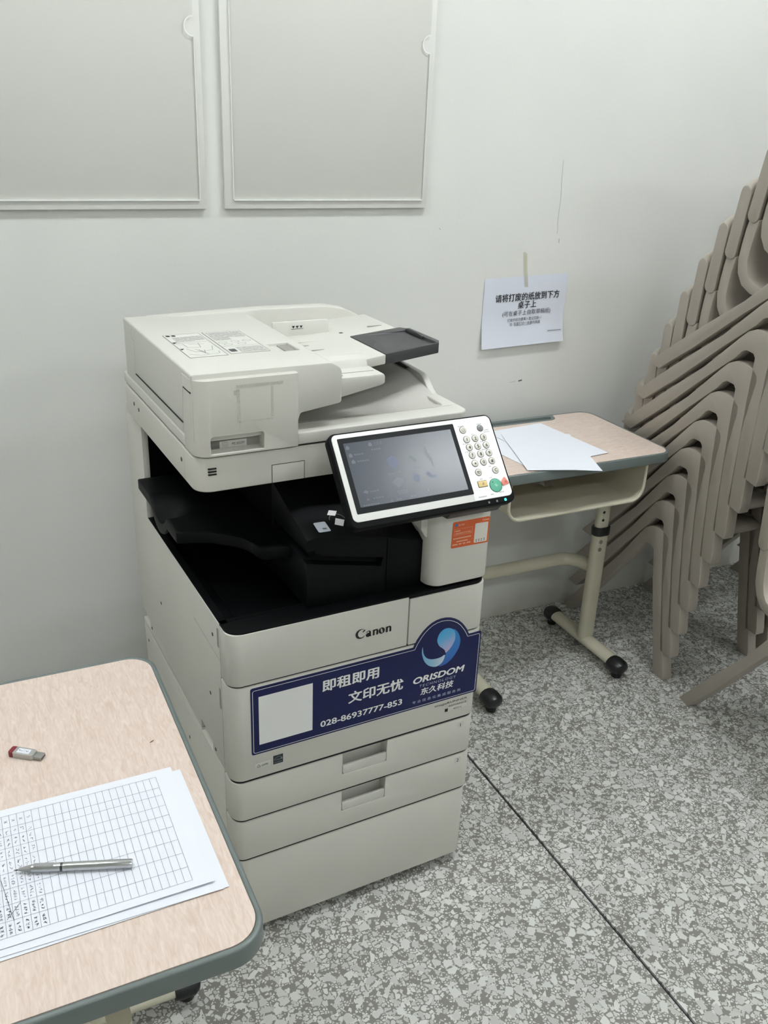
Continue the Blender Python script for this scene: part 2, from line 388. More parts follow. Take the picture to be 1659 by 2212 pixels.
# ------------------------------------------------------------------ acrylic poster holders
BOARD = mat('board_white', (224, 224, 219), 0.4)
LIP = mat('acrylic_edge', (236, 238, 236), 0.25)
def holder(x0, x1, notch_x, label):
    z0, z1 = 1.376, 2.17
    r = empty('poster_holder', (x0, 0, z0)); tag(r, label, 'poster holder', 'acrylic poster holders on the wall')
    W_, H_ = x1 - x0, z1 - z0
    obj('backing_board', box(0, W_, -0.012, -0.0005, 0, H_), BOARD, r, bevel=0.0008)
    sx0, sx1 = 0.023, W_ - 0.0165
    zz = 1.774 - z0; rr = 0.0205
    pts = [(sx0, 0.022), (sx1, 0.022)] + [(sx1 - rr * math.sin(t), zz - rr * math.cos(t)) for t in [PI * k / 14 for k in range(15)]] + [(sx1, H_ - 0.022), (sx0, H_ - 0.022)]
    obj('clear_sheet', prism(pts, 'y', -0.0165, -0.0145), ACRY, r)
    nb = [( -rr * math.sin(t), -rr * math.cos(t)) for t in [PI * k / 14 for k in range(15)]]
    obj('notch_edge', strips([((sx1 + a[0], zz + a[1]), (sx1 + b_[0], zz + b_[1])) for a, b_ in zip(nb, nb[1:])], 0.003, 'y', -0.0166), LIP, r)
    obj('edge_strip', box(sx0, sx1, -0.0170, -0.012, 0.0195, 0.0225), LIP, r)
    obj('edge_strip', box(sx0 - 0.002, sx0 + 0.0005, -0.0162, -0.012, 0.0225, H_ - 0.022), BOARD, r)
    obj('edge_strip', box(sx1 - 0.0005, sx1 + 0.002, -0.0162, -0.012, 0.0225, zz - rr - 0.001), BOARD, r)
    return r
holder(0.668, 1.236, 1.219, 'clear acrylic poster holder on the wall, the one above the copier on the right')
holder(0.053, 0.621, 0.605, 'clear acrylic poster holder on the wall, the left one cut off by the photo edge')

# ------------------------------------------------------------------ notice sheet on the wall
nr = empty('wall_notice', (1.598, -0.001, 1.0)); tag(nr, 'white printed notice sheet taped to the wall above the right desk', 'notice')
tilt = math.radians(1.7)
def npt(u, v):        # u 0..1 left-right, v 0..1 bottom-top ; slight curl of the lower edge
    x = -0.148 + 0.297 * u; z = -0.031 + 0.21 * v
    curl = 0.012 * max(0, 0.45 - v) ** 1.6 * 4 
    zz = z + 0.010 * max(0, 0.2 - v)
    return (x, -0.0008 - curl, zz + x * math.tan(tilt))
obj('sheet', grid(13, 17, npt), PAPER2, nr)
nt_y = lambda z: -0.0014 - 0.012 * max(0, 0.45 - (z + 0.031) / 0.21) ** 1.6 * 4
for body, xl, xr, zb, size, bold in (('请将打废的纸放到下方', -0.106, 0.124, 0.1075, 0.025, 0.00032), ('桌子上', -0.024, 0.042, 0.0835, 0.024, 0.00032), ('(可在桌子上自取草稿纸)', -0.077, 0.097, 0.0625, 0.0165, 0.0), ('打废的纸也要算入登记页数~!', -0.058, 0.064, 0.045, 0.0105, 0.0), ('注: 双面打印一张算作两面', -0.050, 0.061, 0.0325, 0.0105, 0.0)):
    text(body, INK if bold else mat('notice_ink', (60, 60, 66), 0.7), size, (xl, nt_y(zb) - 0.0010, zb + 0.001 + (xl) * math.tan(tilt)), (PI/2, -tilt, 0), nr, width=xr - xl, bold=bold)
obj('underline', strips([((-0.033, 0.0305), (0.028, 0.0322))], 0.0009, 'y', nt_y(0.03) - 0.0005), INKG, nr)
obj('fine_print', strips([((0.090 + 0.0042 * k, 0.0098 + 0.0001 * k), (0.0932 + 0.0042 * k, 0.0099 + 0.0001 * k)) for k in range(12)], 0.0026, 'y', nt_y(0.0) - 0.0012), INKG, nr)
obj('tape_strip', flat([(-0.022, 0.247), (-0.017, 0.251), (-0.009, 0.244), (0.006, 0.146), (-0.007, 0.146)], 'y', -0.0016), TAPE, nr)

# ------------------------------------------------------------------ photocopier
# local frame: x along the front (left to right), y into the depth, z up
CP = empty('photocopier', (0.35897, -0.96453, 0.0), math.atan2(0.03827361, 0.9992673))
tag(CP, 'white floor-standing office photocopier with a touch panel and blue advertising sticker', 'photocopier')
Wd = 0.567; X0 = 0.0125
def plan(x0, x1, yb, r0=0.04, r1=0.032):     # front cover plan outline, rounded front corners
    return rpoly([(x0, 0.0), (x1, 0.0), (x1, yb), (x0, yb)], [r0, r1, 0, 0], 8)
# chassis behind the covers
obj('chassis', box(0.022, Wd - 0.012, 0.03, 0.68, 0.03, 0.70), GAP, CP)
# castors
for cx, cy in ((0.06, 0.08), (Wd - 0.06, 0.08), (0.06, 0.57), (Wd - 0.06, 0.57)):
    obj('castor', lathe([(0.0, -0.012), (0.02, -0.012), (0.022, -0.006), (0.022, 0.006), (0.02, 0.012), (0.0, 0.012)][1:-1], 16, 'x', (cx, cy, 0.022)), BLACKP, CP)
# front covers
def cover(name, x0, x1, z0, z1, r0=0.04, r1=0.032, yb=0.05, cuts=None, bev=0.0022, m=WHITE):
    bm = prism(plan(x0, x1, yb, r0, r1), 'z', z0, z1)
    if cuts: bm = boolean(bm, cuts)
    return obj(name, bm, m, CP, bevel=bev, seg=2, ang=50)
obj('toner_door', prism(rpoly([(X0, 0), (0.3818, 0), (0.3818, 0.05), (X0, 0.05)], [0.042, 0, 0, 0], 8), 'z', 0.6355, 0.7455), WHITE, CP, bevel=0.002, ang=50)
obj('front_cover', prism(rpoly([(0.3842, 0), (Wd, 0), (Wd, 0.05), (0.3842, 0.05)], [0, 0.032, 0, 0], 8), 'z', 0.6355, 0.7405), WHITE, CP, bevel=0.002, ang=50)
cover('front_door', X0, Wd, 0.4180, 0.632)
def drawer(name, z0, z1):
    hx0, hx1 = 0.2455, 0.348
    bm = prism(plan(X0, Wd, 0.05), 'z', z0, z1)
    cut = box(hx0, hx1, -0.01, 0.027, z1 - 0.052, z1 + 0.01)
    d = obj(name, boolean(bm, [cut]), WHITE, CP, bevel=0.0018, ang=50)
    hz0, hz1 = z1 - 0.0515, z1 - 0.030
    h = prism(rpoly([(hx0 + 0.001, hz0), (hx1 - 0.001, hz0), (hx1 - 0.001, hz1), (hx0 + 0.001, hz1)], [0.006, 0.006, 0.001, 0.001], 5), 'y', 0.0008, 0.007)
    obj('handle', h, WHITE2, d, bevel=0.0012, ang=50)
    return d
dr1 = drawer('paper_drawer', 0.3210, 0.4120)
dr2 = drawer('paper_drawer', 0.2200, 0.3160)
obj('pedestal_front', prism(plan(X0 + 0.004, Wd - 0.004, 0.05), 'z', 0.027, 0.2145), WHITE, CP, bevel=0.0018, ang=50)
for z0_, z1_ in ((0.2135, 0.2205), (0.3155, 0.3215), (0.4115, 0.4185), (0.6310, 0.6365)):
    obj('seam_shade_strip', prism(rpoly([(X0 + 0.003, 0.0035), (Wd - 0.003, 0.0035), (Wd - 0.003, 0.048), (X0 + 0.003, 0.048)], [0.038, 0.03, 0, 0], 8), 'z', z0_, z1_), GAP, CP)  # solid dark strips set into the seams, gap shade put into their colour
# side and rear panels
XS = X0 + 0.014
slot1 = lambda: prism([(0.686, 0.457), (0.611, 0.457), (0.611, 0.429), (0.686, 0.429)], 'x', -0.01, X0 + 0.008)
slot2 = lambda: prism([(0.200, 0.4375), (0.121, 0.4375), (0.121, 0.409), (0.200, 0.409)], 'x', -0.01, X0 + 0.008)
sp = prism([(0.051, 0.4165), (0.672, 0.4165), (0.700, 0.50), (0.704, 0.675), (0.702, 0.84), (0.700, 0.983), (0.559, 0.983), (0.559, 0.7475), (0.051, 0.7475)], 'x', X0, XS)
side = obj('side_panel', boolean(sp, [slot1(), slot2()]), WHITE, CP, bevel=0.001, ang=50)
sl = prism([(0.051, 0.033), (0.66, 0.033), (0.669, 0.34), (0.672, 0.4145), (0.051, 0.4145)], 'x', X0, XS)
lowside = obj('side_panel', boolean(sl, [slot2()]), WHITE, CP, bevel=0.0008, ang=50)
def hole(hy, hz, par, x=X0): obj('screw_hole', lathe([(0.004, 0.0), (0.004, -0.0006), (0.0005, -0.0006)], 14, 'x', (x, hy, hz)), HOLE, par)
for h_ in ((0.483, 0.567), (0.595, 0.439), (0.091, 0.704), (0.122, 0.553), (0.103, 0.429)): hole(*h_, side)
for h_ in ((0.640, 0.379), (0.300, 0.321)): hole(*h_, lowside)
for (z0_, z1_) in ((0.694, 0.735), (0.557, 0.603)):
    obj('latch_slot', prism(rrect(0.054, 0.063, z0_, z1_, 0.003, 4), 'x', X0 - 0.0005, X0 + 0.001), GREYP, side)
obj('panel_seam', strips([((0.215, 0.6735), (0.051, 0.6690))], 0.0012, 'x', X0 - 0.0003), GREYP, side)
obj('side_panel', box(Wd - 0.012, Wd, 0.046, 0.70, 0.033, 0.983), WHITE, CP, bevel=0.0015)
obj('rear_panel', box(XS, Wd - 0.012, 0.690, 0.704, 0.04, 0.975), WHITE, CP, bevel=0.0015)
# inner output bay
obj('bay_back_wall', box(XS, Wd - 0.012, 0.560, 0.585, 0.70, 0.982), BLACKI, CP)
obj('bay_right_wall', box(0.43, Wd - 0.012, 0.10, 0.560, 0.74, 0.982), BLACKI, CP)
obj('bay_side_slope', prism([(X0 + 0.0016, 0.7490), (X0 + 0.0016, 0.7460), (XS + 0.0002, 0.7460), (XS + 0.0002, 0.70), (0.060, 0.70), (0.060, 0.722), (XS + 0.002, 0.7490)], 'y', 0.046, 0.5585), BLACKP, CP)
obj('output_tray_floor', sheet(5, 5, lambda u, v: (0.05 + 0.38 * u, 0.088 + 0.472 * v, 0.722 - 0.004 * u), 0.02), BLACKI, CP)
rim = prism(rpoly([(X0 + 0.0015, 0.0015), (Wd - 0.0015, 0.0015), (Wd - 0.0015, 0.06), (X0 + 0.0015, 0.06)], [0.0405, 0.03, 0, 0], 8), 'z', 0.7405, 0.7490)
obj('bay_front_rim', rim, BLACKP, CP, bevel=0.0015, ang=50)
obj('bay_front_slope', prism([(0.05, 0.7495), (0.088, 0.722), (0.088, 0.70), (0.05, 0.70)], 'x', XS, 0.43), BLACKP, CP)
# right pillar carrying the panel
pil = prism(rpoly([(0.425, 0.0), (Wd, 0.0), (Wd, 0.12), (0.425, 0.12)], [0.03, 0.022, 0, 0], 8), 'z', 0.754, 0.982)
pillar = obj('panel_pillar', pil, WHITE, CP, bevel=0.004, seg=3, ang=50)
obj('pillar_grip', box(Wd - 0.001, Wd + 0.003, 0.028, 0.034, 0.845, 0.905), BLACKP, pillar)
ex = [(0.412, 0.965), (0.412, 0.876), (0.424, 0.857), (0.44, 0.857), (0.44, 0.965)]
obj('pillar_flange', prism(ex, 'y', 0.022, 0.06), WHITE, pillar, bevel=0.002)

# inner finisher
fin_front = [(0.179, 0.750), (0.432, 0.750), (0.441, 0.80), (0.441, 0.842), (0.346, 0.866), (0.27, 0.886), (0.20, 0.894), (0.179, 0.890)]
fin_back = [(0.179, 0.750), (0.432, 0.750), (0.441, 0.80), (0.441, 0.935), (0.346, 0.945), (0.27, 0.950), (0.20, 0.950), (0.179, 0.945)]
bm = prism(fin_front, 'y', 0.034, 0.21, None, fin_back)
bm = boolean(bm, [prism([(0.15, 0.872), (0.15, 0.850), (0.334, 0.808), (0.338, 0.826), (0.215, 0.853), (0.188, 0.866)], 'y', 0.0, 0.055),
                  box(0.3452, 0.3467, 0.0, 0.037, 0.70, 0.90), box(0.10, 0.195, 0.03, 0.2, 0.846, 0.868)])
fin = obj('finisher', bm, BLACKP, CP, bevel=0.004, seg=2, ang=55)
obj('finisher_top', prism([(0.21, 0.95), (0.21, 0.94), (0.46, 0.93), (0.46, 0.955)], 'x', 0.175, 0.44), BLACKP, fin, bevel=0.004)
obj('finisher_side', box(0.182, 0.198, 0.21, 0.555, 0.735, 0.935), BLACKI, fin)
for k in range(6):
    obj('paper_roller', tube([(0.178, 0.26 + 0.035 * k, 0.925 - 0.002 * k), (0.178, 0.275 + 0.035 * k, 0.925)], 0.006, 10), GREYP if k in (1, 3) else BLACKP, fin)
# white marks on the finisher's top
def ftop(x, y):     # height of the loft's top at (x,y)
    t = (y - 0.034) / 0.176
    zf = [(0.20, 0.894), (0.27, 0.886), (0.346, 0.866)]; zb = [(0.20, 0.950), (0.27, 0.950), (0.346, 0.945)]
    def ip(L_):
        for (a, za), (b_, zb_) in zip(L_, L_[1:]):
            if x <= b_: return za + (zb_ - za) * (x - a) / (b_ - a)
        return L_[-1][1]
    return ip(zf) * (1 - t) + ip(zb) * t
def decal(name, pts, m, par, lift=0.0006, fn=ftop):
    bm_ = bmesh.new(); bm_.faces.new([bm_.verts.new((p[0], p[1], fn(*p) + lift)) for p in pts]); bm_.normal_update()
    for f in bm_.faces:
        if f.normal.z < 0: f.normal_flip()
    return obj(name, bm_, m, par)
decal('paper_label', rpoly([(0.207, 0.044), (0.233, 0.046), (0.231, 0.072), (0.206, 0.070)], 0.003), mat('label_blueish', (196, 204, 214), 0.5), fin, 0.0018)
decal('symbol_outline', rrect(0.218, 0.227, 0.051, 0.055, 0.002, 4), INKG, fin, 0.0022)
decal('white_mark', [(0.247, 0.062), (0.262, 0.056), (0.272, 0.072), (0.256, 0.078)], WINK, fin, 0.0018)
decal('white_mark', [(0.243, 0.088), (0.258, 0.084), (0.267, 0.096), (0.252, 0.100)], WINK, fin, 0.0018)
for k in range(9):
    a0, a1 = PI * (0.05 + 0.1 * k), PI * (0.05 + 0.1 * (k + 1))
    c_ = (0.259, 0.072); r0, r1 = 0.0165, 0.0178
    decal('white_arc', [(c_[0] + r0 * math.cos(a0), c_[1] + r0 * math.sin(a0)), (c_[0] + r1 * math.cos(a0), c_[1] + r1 * math.sin(a0)), (c_[0] + r1 * math.cos(a1), c_[1] + r1 * math.sin(a1)), (c_[0] + r0 * math.cos(a1), c_[1] + r0 * math.sin(a1))], INKG, fin, 0.0016)
# finisher output tray with the wavy edge
def wf(u):
    P = [(-0.006, 0.240), (0.047, 0.222), (0.085, 0.195), (0.105, 0.172), (0.114, 0.150), (0.118, 0.126), (0.130, 0.113), (0.182, 0.109)]
    for (a, wa), (b_, wb) in zip(P, P[1:]):
        if u <= b_: return wa + (wb - wa) * (u - a) / (b_ - a)
    return P[-1][1]
UU = [-0.006, 0.0, 0.012, 0.03, 0.05, 0.07, 0.09, 0.10, 0.106, 0.111, 0.1145, 0.118, 0.123, 0.130, 0.145, 0.165, 0.182]
def ftray(a, b_):
    u = UU[int(round(a * (len(UU) - 1)))]; w0 = wf(u); y = w0 + (0.545 - w0) * b_
    dip = 0.032 * max(0, 1 - ((y - 0.375) / 0.062) ** 2) ** 1.0 * max(0, 1 - max(0, u) / 0.05)
    return (u, y, 0.852 - dip - 0.006 * max(0, u - 0.05) / 0.13)
obj('finisher_tray', sheet(len(UU), 26, ftray, 0.024), BLACKP, CP, bevel=0.003, ang=60)

# scanner unit
scn = prism(rpoly([(0.0, 0.105), (0.562, 0.105), (0.562, 0.632), (0.0, 0.632)], [0.03, 0.025, 0.01, 0.01], 8), 'z', 0.983, 1.0475)
scanner = obj('scanner_unit', scn, WHITE, CP, bevel=0.0035, seg=3, ang=50)
for z in (1.0275, 1.0222, 1.0168):
    obj('vent_slot', prism(rrect(0.0212, 0.0370, z - 0.0016, z + 0.0016, 0.0015, 4), 'y', 0.1043, 0.107), GAP, scanner)
hatch = obj('hatch_cover', box(0.1405, 0.2030, 0.1042, 0.107, 0.9845, 1.0185), WHITE, scanner, bevel=0.0006)
obj('hatch_gap', box(0.1396, 0.2039, 0.1046, 0.107, 0.984, 1.0194), GAP, scanner)
for (hy, hz) in ((0.548, 1.022), (0.508, 1.020), (0.194, 1.019)):
    obj('screw_hole', lathe([(0.0042, 0.0), (0.0042, -0.0006), (0.0005, -0.0006)], 14, 'x', (0, hy, hz)), HOLE, scanner)
obj('panel_seam', strips([((0.174, 1.044), (0.178, 0.987))], 0.0008, 'x', -0.0004), GREYP, scanner)
obj('panel_seam', strips([((0.52, 1.044), (0.52, 0.99))], 0.0008, 'x', -0.0004), GREYP, scanner)
obj('scanner_gap', prism(rpoly([(0.004, 0.109), (0.558, 0.109), (0.558, 0.628), (0.004, 0.628)], 0.026, 6), 'z', 1.046, 1.053), GAP, CP)

# document feeder
def smooth(a, b_, x):
    t = min(1, max(0, (x - a) / (b_ - a))); return t * t * (3 - 2 * t)
fb = prism(rpoly([(0.0, 0.102), (0.560, 0.105), (0.560, 0.632), (0.0, 0.632)], [0.03, 0.022, 0.01, 0.01], 8), 'z', 1.0515, 1.0745)
fb = boolean(fb, [prism(rrect(0.188, 0.530, 0.152, 0.58, 0.02, 5), 'z', 1.056, 1.10), box(-0.01, 0.1895, 0.09, 0.164, 1.0, 1.2)])
feeder = obj('feeder_base', fb, WHITE2, CP, bevel=0.003, seg=3, ang=50)
# output scoop inside the base, rising to the right rim
def scoop(u, v):
    x = 0.186 + 0.361 * u; y = 0.150 + 0.455 * v
    rise = smooth(0.38, 0.545, x + 0.05 * (v - 0.4)) * 0.043 * smooth(0.0, 0.42, v)
    edge = (1 - smooth(0.0, 0.14, v)) * 0.0155
    return (x, y, 1.0595 + rise + edge * (1 - smooth(0.0, 0.3, v)) + 0.004 * smooth(0.6, 1.0, v))
obj('output_scoop', sheet(28, 24, scoop, 0.006), mat('scoop_grey', (196, 194, 187), 0.5), feeder)
rimp = [(0.232, 1.0735), (0.245, 1.080), (0.262, 1.094), (0.278, 1.104), (0.292, 1.107), (0.34, 1.108), (0.60, 1.112), (0.60, 1.06), (0.232, 1.06)]
obj('scoop_rim', prism(rimp, 'x', 0.545, 0.5605), WHITE2, feeder, bevel=0.003, seg=2)
obj('rim_insert', prism([(0.33, 1.1075), (0.36, 1.096), (0.42, 1.098), (0.46, 1.112), (0.45, 1.1165), (0.38, 1.112)], 'x', 0.5435, 0.548), DARKG, feeder)
# feeder housing
hp = rpoly([(0.001, 1.0745), (0.001, 1.1955), (0.2600, 1.1955), (0.2815, 1.183), (0.2815, 1.1185), (0.2, 1.1075), (0.19, 1.0745)], [0, 0.004, 0.02, 0.018, 0.006, 0.006, 0], 6)
hb = prism(hp, 'y', 0.114, 0.598)
hb = boolean(hb, [box(0.200, 0.2435, 0.220, 0.286, 1.1885, 1.21)])
house = obj('feeder_cover', hb, WHITE2, CP, bevel=0.0022, seg=2, ang=50)
obj('grip_recess', box(0.222, 0.2425, 0.221, 0.285, 1.1880, 1.1905), GREYP, house)
blk = prism(rpoly([(0.0, 0.0985), (0.190, 0.0985), (0.190, 0.166), (0.0, 0.166)], [0.028, 0.004, 0, 0], 8), 'z', 1.0515, 1.1865)
blk = boolean(blk, [prism(rpoly([(0.0263, 1.0555), (0.1243, 1.0555), (0.1243, 1.0875), (0.0263, 1.0875)], [0, 0, 0.005, 0.005], 5), 'y', 0.08, 0.1245)])
front = obj('feeder_front_cover', blk, WHITE, CP, bevel=0.004, seg=3, ang=55)
obj('asset_recess', box(0.020, 0.13, 0.1245, 0.130, 1.0515, 1.094), GREYP if False else WHITE, front)
tagp = obj('asset_tag', box(0.050, 0.100, 0.1238, 0.1245, 1.0565, 1.0690), LABEL, front)
obj('code_patch', box(0.054, 0.0655, 0.1236, 0.1239, 1.0565 + 0.0008, 1.0690 - 0.0005), mat('label_patch', (190, 190, 184), 0.5), front)
text('M2 202297', INK, 0.0062, (0.0728, 0.1235, 1.0605), FRONT, front, width=0.0235)
# tape residue outline on the front
RES = mat('tape_residue', (196, 193, 182), 0.7, var=0.12, vscale=300)
for (x0, x1, z0, z1) in ((0.075, 0.160, 1.1705, 1.1755), (0.075, 0.081, 1.108, 1.168), (0.138, 0.142, 1.113, 1.168), (0.079, 0.141, 1.1085, 1.111), (0.070, 0.076, 1.158, 1.166)):
    obj('tape_residue', flat([(x0, z0), (x1, z0), (x1, z1), (x0, z1)], 'y', 0.0982), RES, front)
obj('side_slit', box(-0.0004, 0.002, 0.172, 0.512, 1.0950, 1.0972), GAP, house)
obj('side_slit', box(-0.0004, 0.002, 0.117, 0.160, 1.1628, 1.1650), GAP, house)
obj('panel_seam', strips([((0.520, 1.190), (0.5235, 1.167)), ((0.5235, 1.167), (0.503, 1.167)), ((0.503, 1.167), (0.513, 1.097)), ((0.16, 1.163), (0.172, 1.08))], 0.0010, 'x', -0.0005), GREYP, house)
# hinge rear rim and document tray
rr_ = [(0.05, 1.10), (0.05, 1.1945), (0.30, 1.2005), (0.46, 1.1985), (0.505, 1.190), (0.535, 1.176), (0.556, 1.160), (0.556, 1.10)]
obj('feeder_rear_rim', prism(rr_, 'y', 0.572, 0.612), WHITE2, CP, bevel=0.004, seg=2)
tz = lambda x: 1.1565 + 0.060 * max(0.0, x - 0.27)
tray_pts = [(0.262, 0.205), (0.436, 0.236), (0.436, 0.405), (0.558, 0.418), (0.558, 0.575), (0.262, 0.575)]
bmt = bmesh.new()
Tt = [bmt.verts.new((x, y, tz(x))) for x, y in tray_pts]; Tb = [bmt.verts.new((x, y, tz(x) - 0.019)) for x, y in tray_pts]
bmt.faces.new(Tt); bmt.faces.new(Tb[::-1])
for i in range(len(Tt)):
    j = (i + 1) % len(Tt); bmt.faces.new((Tt[j], Tt[i], Tb[i], Tb[j]))
bmesh.ops.recalc_face_normals(bmt, faces=bmt.faces[:])
tray = obj('document_tray', bmt, WHITE2, CP, bevel=0.002, ang=50)
ext = [(0.437, 0.237), (0.572, 0.258), (0.582, 0.275), (0.582, 0.39), (0.565, 0.418), (0.437, 0.404)]
bme = bmesh.new()
Et = [bme.verts.new((x, y, tz(x) + 0.001)) for x, y in ext]; Eb = [bme.verts.new((x, y, tz(x) - 0.021)) for x, y in ext]
bme.faces.new(Et); bme.faces.new(Eb[::-1])
for i in range(len(Et)):
    j = (i + 1) % len(Et); bme.faces.new((Et[j], Et[i], Eb[i], Eb[j]))
bmesh.ops.recalc_face_normals(bme, faces=bme.faces[:])
bme = boolean(bme, [box(0.455, 0.570, 0.262, 0.39, 1.1695, 1.3)])
extn = obj('tray_extension', bme, DARKG, CP, bevel=0.003, seg=2, ang=50)
obj('extension_grip', prism([(0.32, 1.176), (0.34, 1.1795), (0.385, 1.1795), (0.40, 1.174), (0.40, 1.17), (0.32, 1.17)], 'x', 0.566, 0.574), DARKG, extn, bevel=0.001)
# guides and tray details
g1 = obj('paper_guide', prism([(0.462, 1.150), (0.474, 1.150), (0.478, 1.192), (0.470, 1.192)], 'x', 0.285, 0.415), WHITE2, tray, bevel=0.0025, seg=2)
obj('guide_base', prism([(0.405, tz(0.3) + 0.001), (0.465, tz(0.3) + 0.001), (0.465, tz(0.3) + 0.0045), (0.405, tz(0.3) + 0.0045)], 'x', 0.285, 0.405), WHITE2, tray, bevel=0.0015)
g2 = obj('paper_guide', prism([(0.195, 1.150), (0.24, 1.150), (0.24, 1.163), (0.232, 1.176), (0.222, 1.179), (0.208, 1.172)], 'x', 0.270, 0.378), WHITE2, tray, bevel=0.003, seg=2)
sh = obj('guide_shelf', prism([(0.285, 1.1185), (0.285, 1.1575), (0.381, 1.1575), (0.384, 1.152), (0.384, 1.139), (0.376, 1.1355)], 'y', 0.138, 0.215), WHITE2, tray, bevel=0.003, seg=2)
obj('shelf_rail', box(0.288, 0.372, 0.165, 0.168, 1.1572, 1.1579), GREYP, tray)
obj('shelf_rail', box(0.288, 0.300, 0.150, 0.190, 1.1572, 1.1580), DARKG, tray)
obj('tray_slot', box(0.300, 0.375, 0.334, 0.338, tz(0.33) - 0.001, tz(0.33) + 0.0012), GREYP, tray)
obj('tray_slot', box(0.288, 0.302, 0.372, 0.386, tz(0.3) - 0.001, tz(0.3) + 0.0010), DARKG, tray)
obj('tray_slot', box(0.302, 0.330, 0.378, 0.382, tz(0.33) - 0.001, tz(0.33) + 0.0006), GREYP, tray)
obj('tray_slot', box(0.430, 0.437, 0.438, 0.445, tz(0.435) - 0.001, tz(0.435) + 0.0006), DARKG, tray)
obj('tray_slot', box(0.505, 0.540, 0.455, 0.458, tz(0.53) - 0.001, tz(0.53) + 0.0012), GREYP, tray)
for k in range(3):
    x = 0.330 + 0.009 * k
    obj('arrow_mark', flat([(x - 0.0035, 1.184), (x + 0.0035, 1.184), (x, 1.178)], 'y', 0.4622), INK, g1)
obj('mark_line', flat([(0.325, 1.1775), (0.353, 1.1775), (0.353, 1.1765), (0.325, 1.1765)], 'y', 0.4622), INK, g1)
# instruction labels on the feeder cover
def print_mat():
    m = bpy.data.materials.new('label_print'); m.use_nodes = True; nt = m.node_tree; b = nt.nodes['Principled BSDF']; L = nt.links
    tc = nt.nodes.new('ShaderNodeTexCoord'); mp = nt.nodes.new('ShaderNodeMapping'); mp.inputs['Scale'].default_value = (420, 150, 1); L.new(tc.outputs['Object'], mp.inputs['Vector'])
    n = nt.nodes.new('ShaderNodeTexNoise'); n.inputs['Scale'].default_value = 1.0; n.inputs['Detail'].default_value = 1; L.new(mp.outputs[0], n.inputs['Vector'])
    w = nt.nodes.new('ShaderNodeTexWave'); w.bands_direction = 'Y'; w.inputs['Scale'].default_value = 60; L.new(tc.outputs['Object'], w.inputs['Vector'])
    mu = nt.nodes.new('ShaderNodeMath'); mu.operation = 'MULTIPLY'; L.new(n.outputs['Fac'], mu.inputs[0]); L.new(w.outputs['Fac'], mu.inputs[1])
    r = nt.nodes.new('ShaderNodeValToRGB'); e = r.color_ramp.elements; e[0].position = 0.24; e[0].color = (*lin((214, 214, 207)), 1); e[1].position = 0.36; e[1].color = (*lin((112, 112, 112)), 1)
    L.new(mu.outputs[0], r.inputs['Fac']); L.new(r.outputs['Color'], b.inputs['Base Color']); b.inputs['Roughness'].default_value = 0.5
    return m
PRINT = print_mat()
def ilabel(x0, x1, y0, y1, blocks, lines, sk=0.0):
    zt = 1.1957
    l = obj('instruction_label', box(x0, x1, y0, y1, zt - 0.0005, zt + 0.0002), mat('label_paper', (216, 216, 209), 0.45), house)
    bl = [((x0, y0), (x1, y0)), ((x1, y0), (x1, y1)), ((x1, y1), (x0, y1)), ((x0, y1), (x0, y0))]
    obj('printed_lines', strips(bl + lines, 0.0009, 'z', zt + 0.0004), mat('print_grey', (95, 95, 98), 0.5), l)
    for (a, b_, c_, d) in blocks: obj('printed_text', flat([(a, c_), (b_, c_), (b_, d), (a, d)], 'z', zt + 0.0004), PRINT, l)
    return l
l1 = ilabel(0.0335, 0.1045, 0.224, 0.408, [(0.044, 0.080, 0.345, 0.385), (0.080, 0.102, 0.352, 0.388)],
       [((0.036, 0.335), (0.070, 0.336)), ((0.070, 0.336), (0.102, 0.338)), ((0.050, 0.33), (0.052, 0.30)), ((0.052, 0.30), (0.075, 0.295)), ((0.075, 0.295), (0.080, 0.33)), ((0.060, 0.325), (0.088, 0.318)), ((0.046, 0.29), (0.056, 0.262)), ((0.056, 0.262), (0.090, 0.27)), ((0.090, 0.27), (0.098, 0.30)), ((0.06, 0.285), (0.07, 0.25)), ((0.07, 0.25), (0.076, 0.275)), ((0.066, 0.28), (0.074, 0.24)), ((0.04, 0.25), (0.06, 0.236)), ((0.06, 0.236), (0.095, 0.243)), ((0.098, 0.26), (0.095, 0.243))])
obj('printed_badge', flat(circ(0.041, 0.398, 0.0045, 14, 0.006), 'z', 1.1962), INK, l1); obj('printed_badge', flat(circ(0.052, 0.398, 0.0045, 14, 0.006), 'z', 1.1962), INK, l1)
obj('printed_badge', flat([(0.0345, 0.345), (0.045, 0.345), (0.036, 0.335)], 'z', 1.1962), INK, l1); obj('printed_badge', flat([(0.0345, 0.292), (0.043, 0.292), (0.036, 0.282)], 'z', 1.1962), INK, l1)
l2 = ilabel(0.1125, 0.188, 0.230, 0.410, [(0.116, 0.150, 0.335, 0.405), (0.150, 0.185, 0.355, 0.405), (0.135, 0.185, 0.235, 0.275)],
       [((0.1125, 0.285), (0.188, 0.285))] + [((cx + 0.008 * math.cos(a), cy + 0.007 * math.sin(a)), (cx + 0.008 * math.cos(a + 0.63), cy + 0.007 * math.sin(a + 0.63))) for cx, cy in ((0.125, 0.318), (0.150, 0.320), (0.174, 0.322), (0.130, 0.299), (0.157, 0.300)) for a in [0.63 * k for k in range(10)]])
obj('printed_badge', flat(rrect(0.117, 0.130, 0.243, 0.264, 0.002, 3), 'z', 1.1962), mat('print_dark', (70, 70, 74), 0.5), l2)

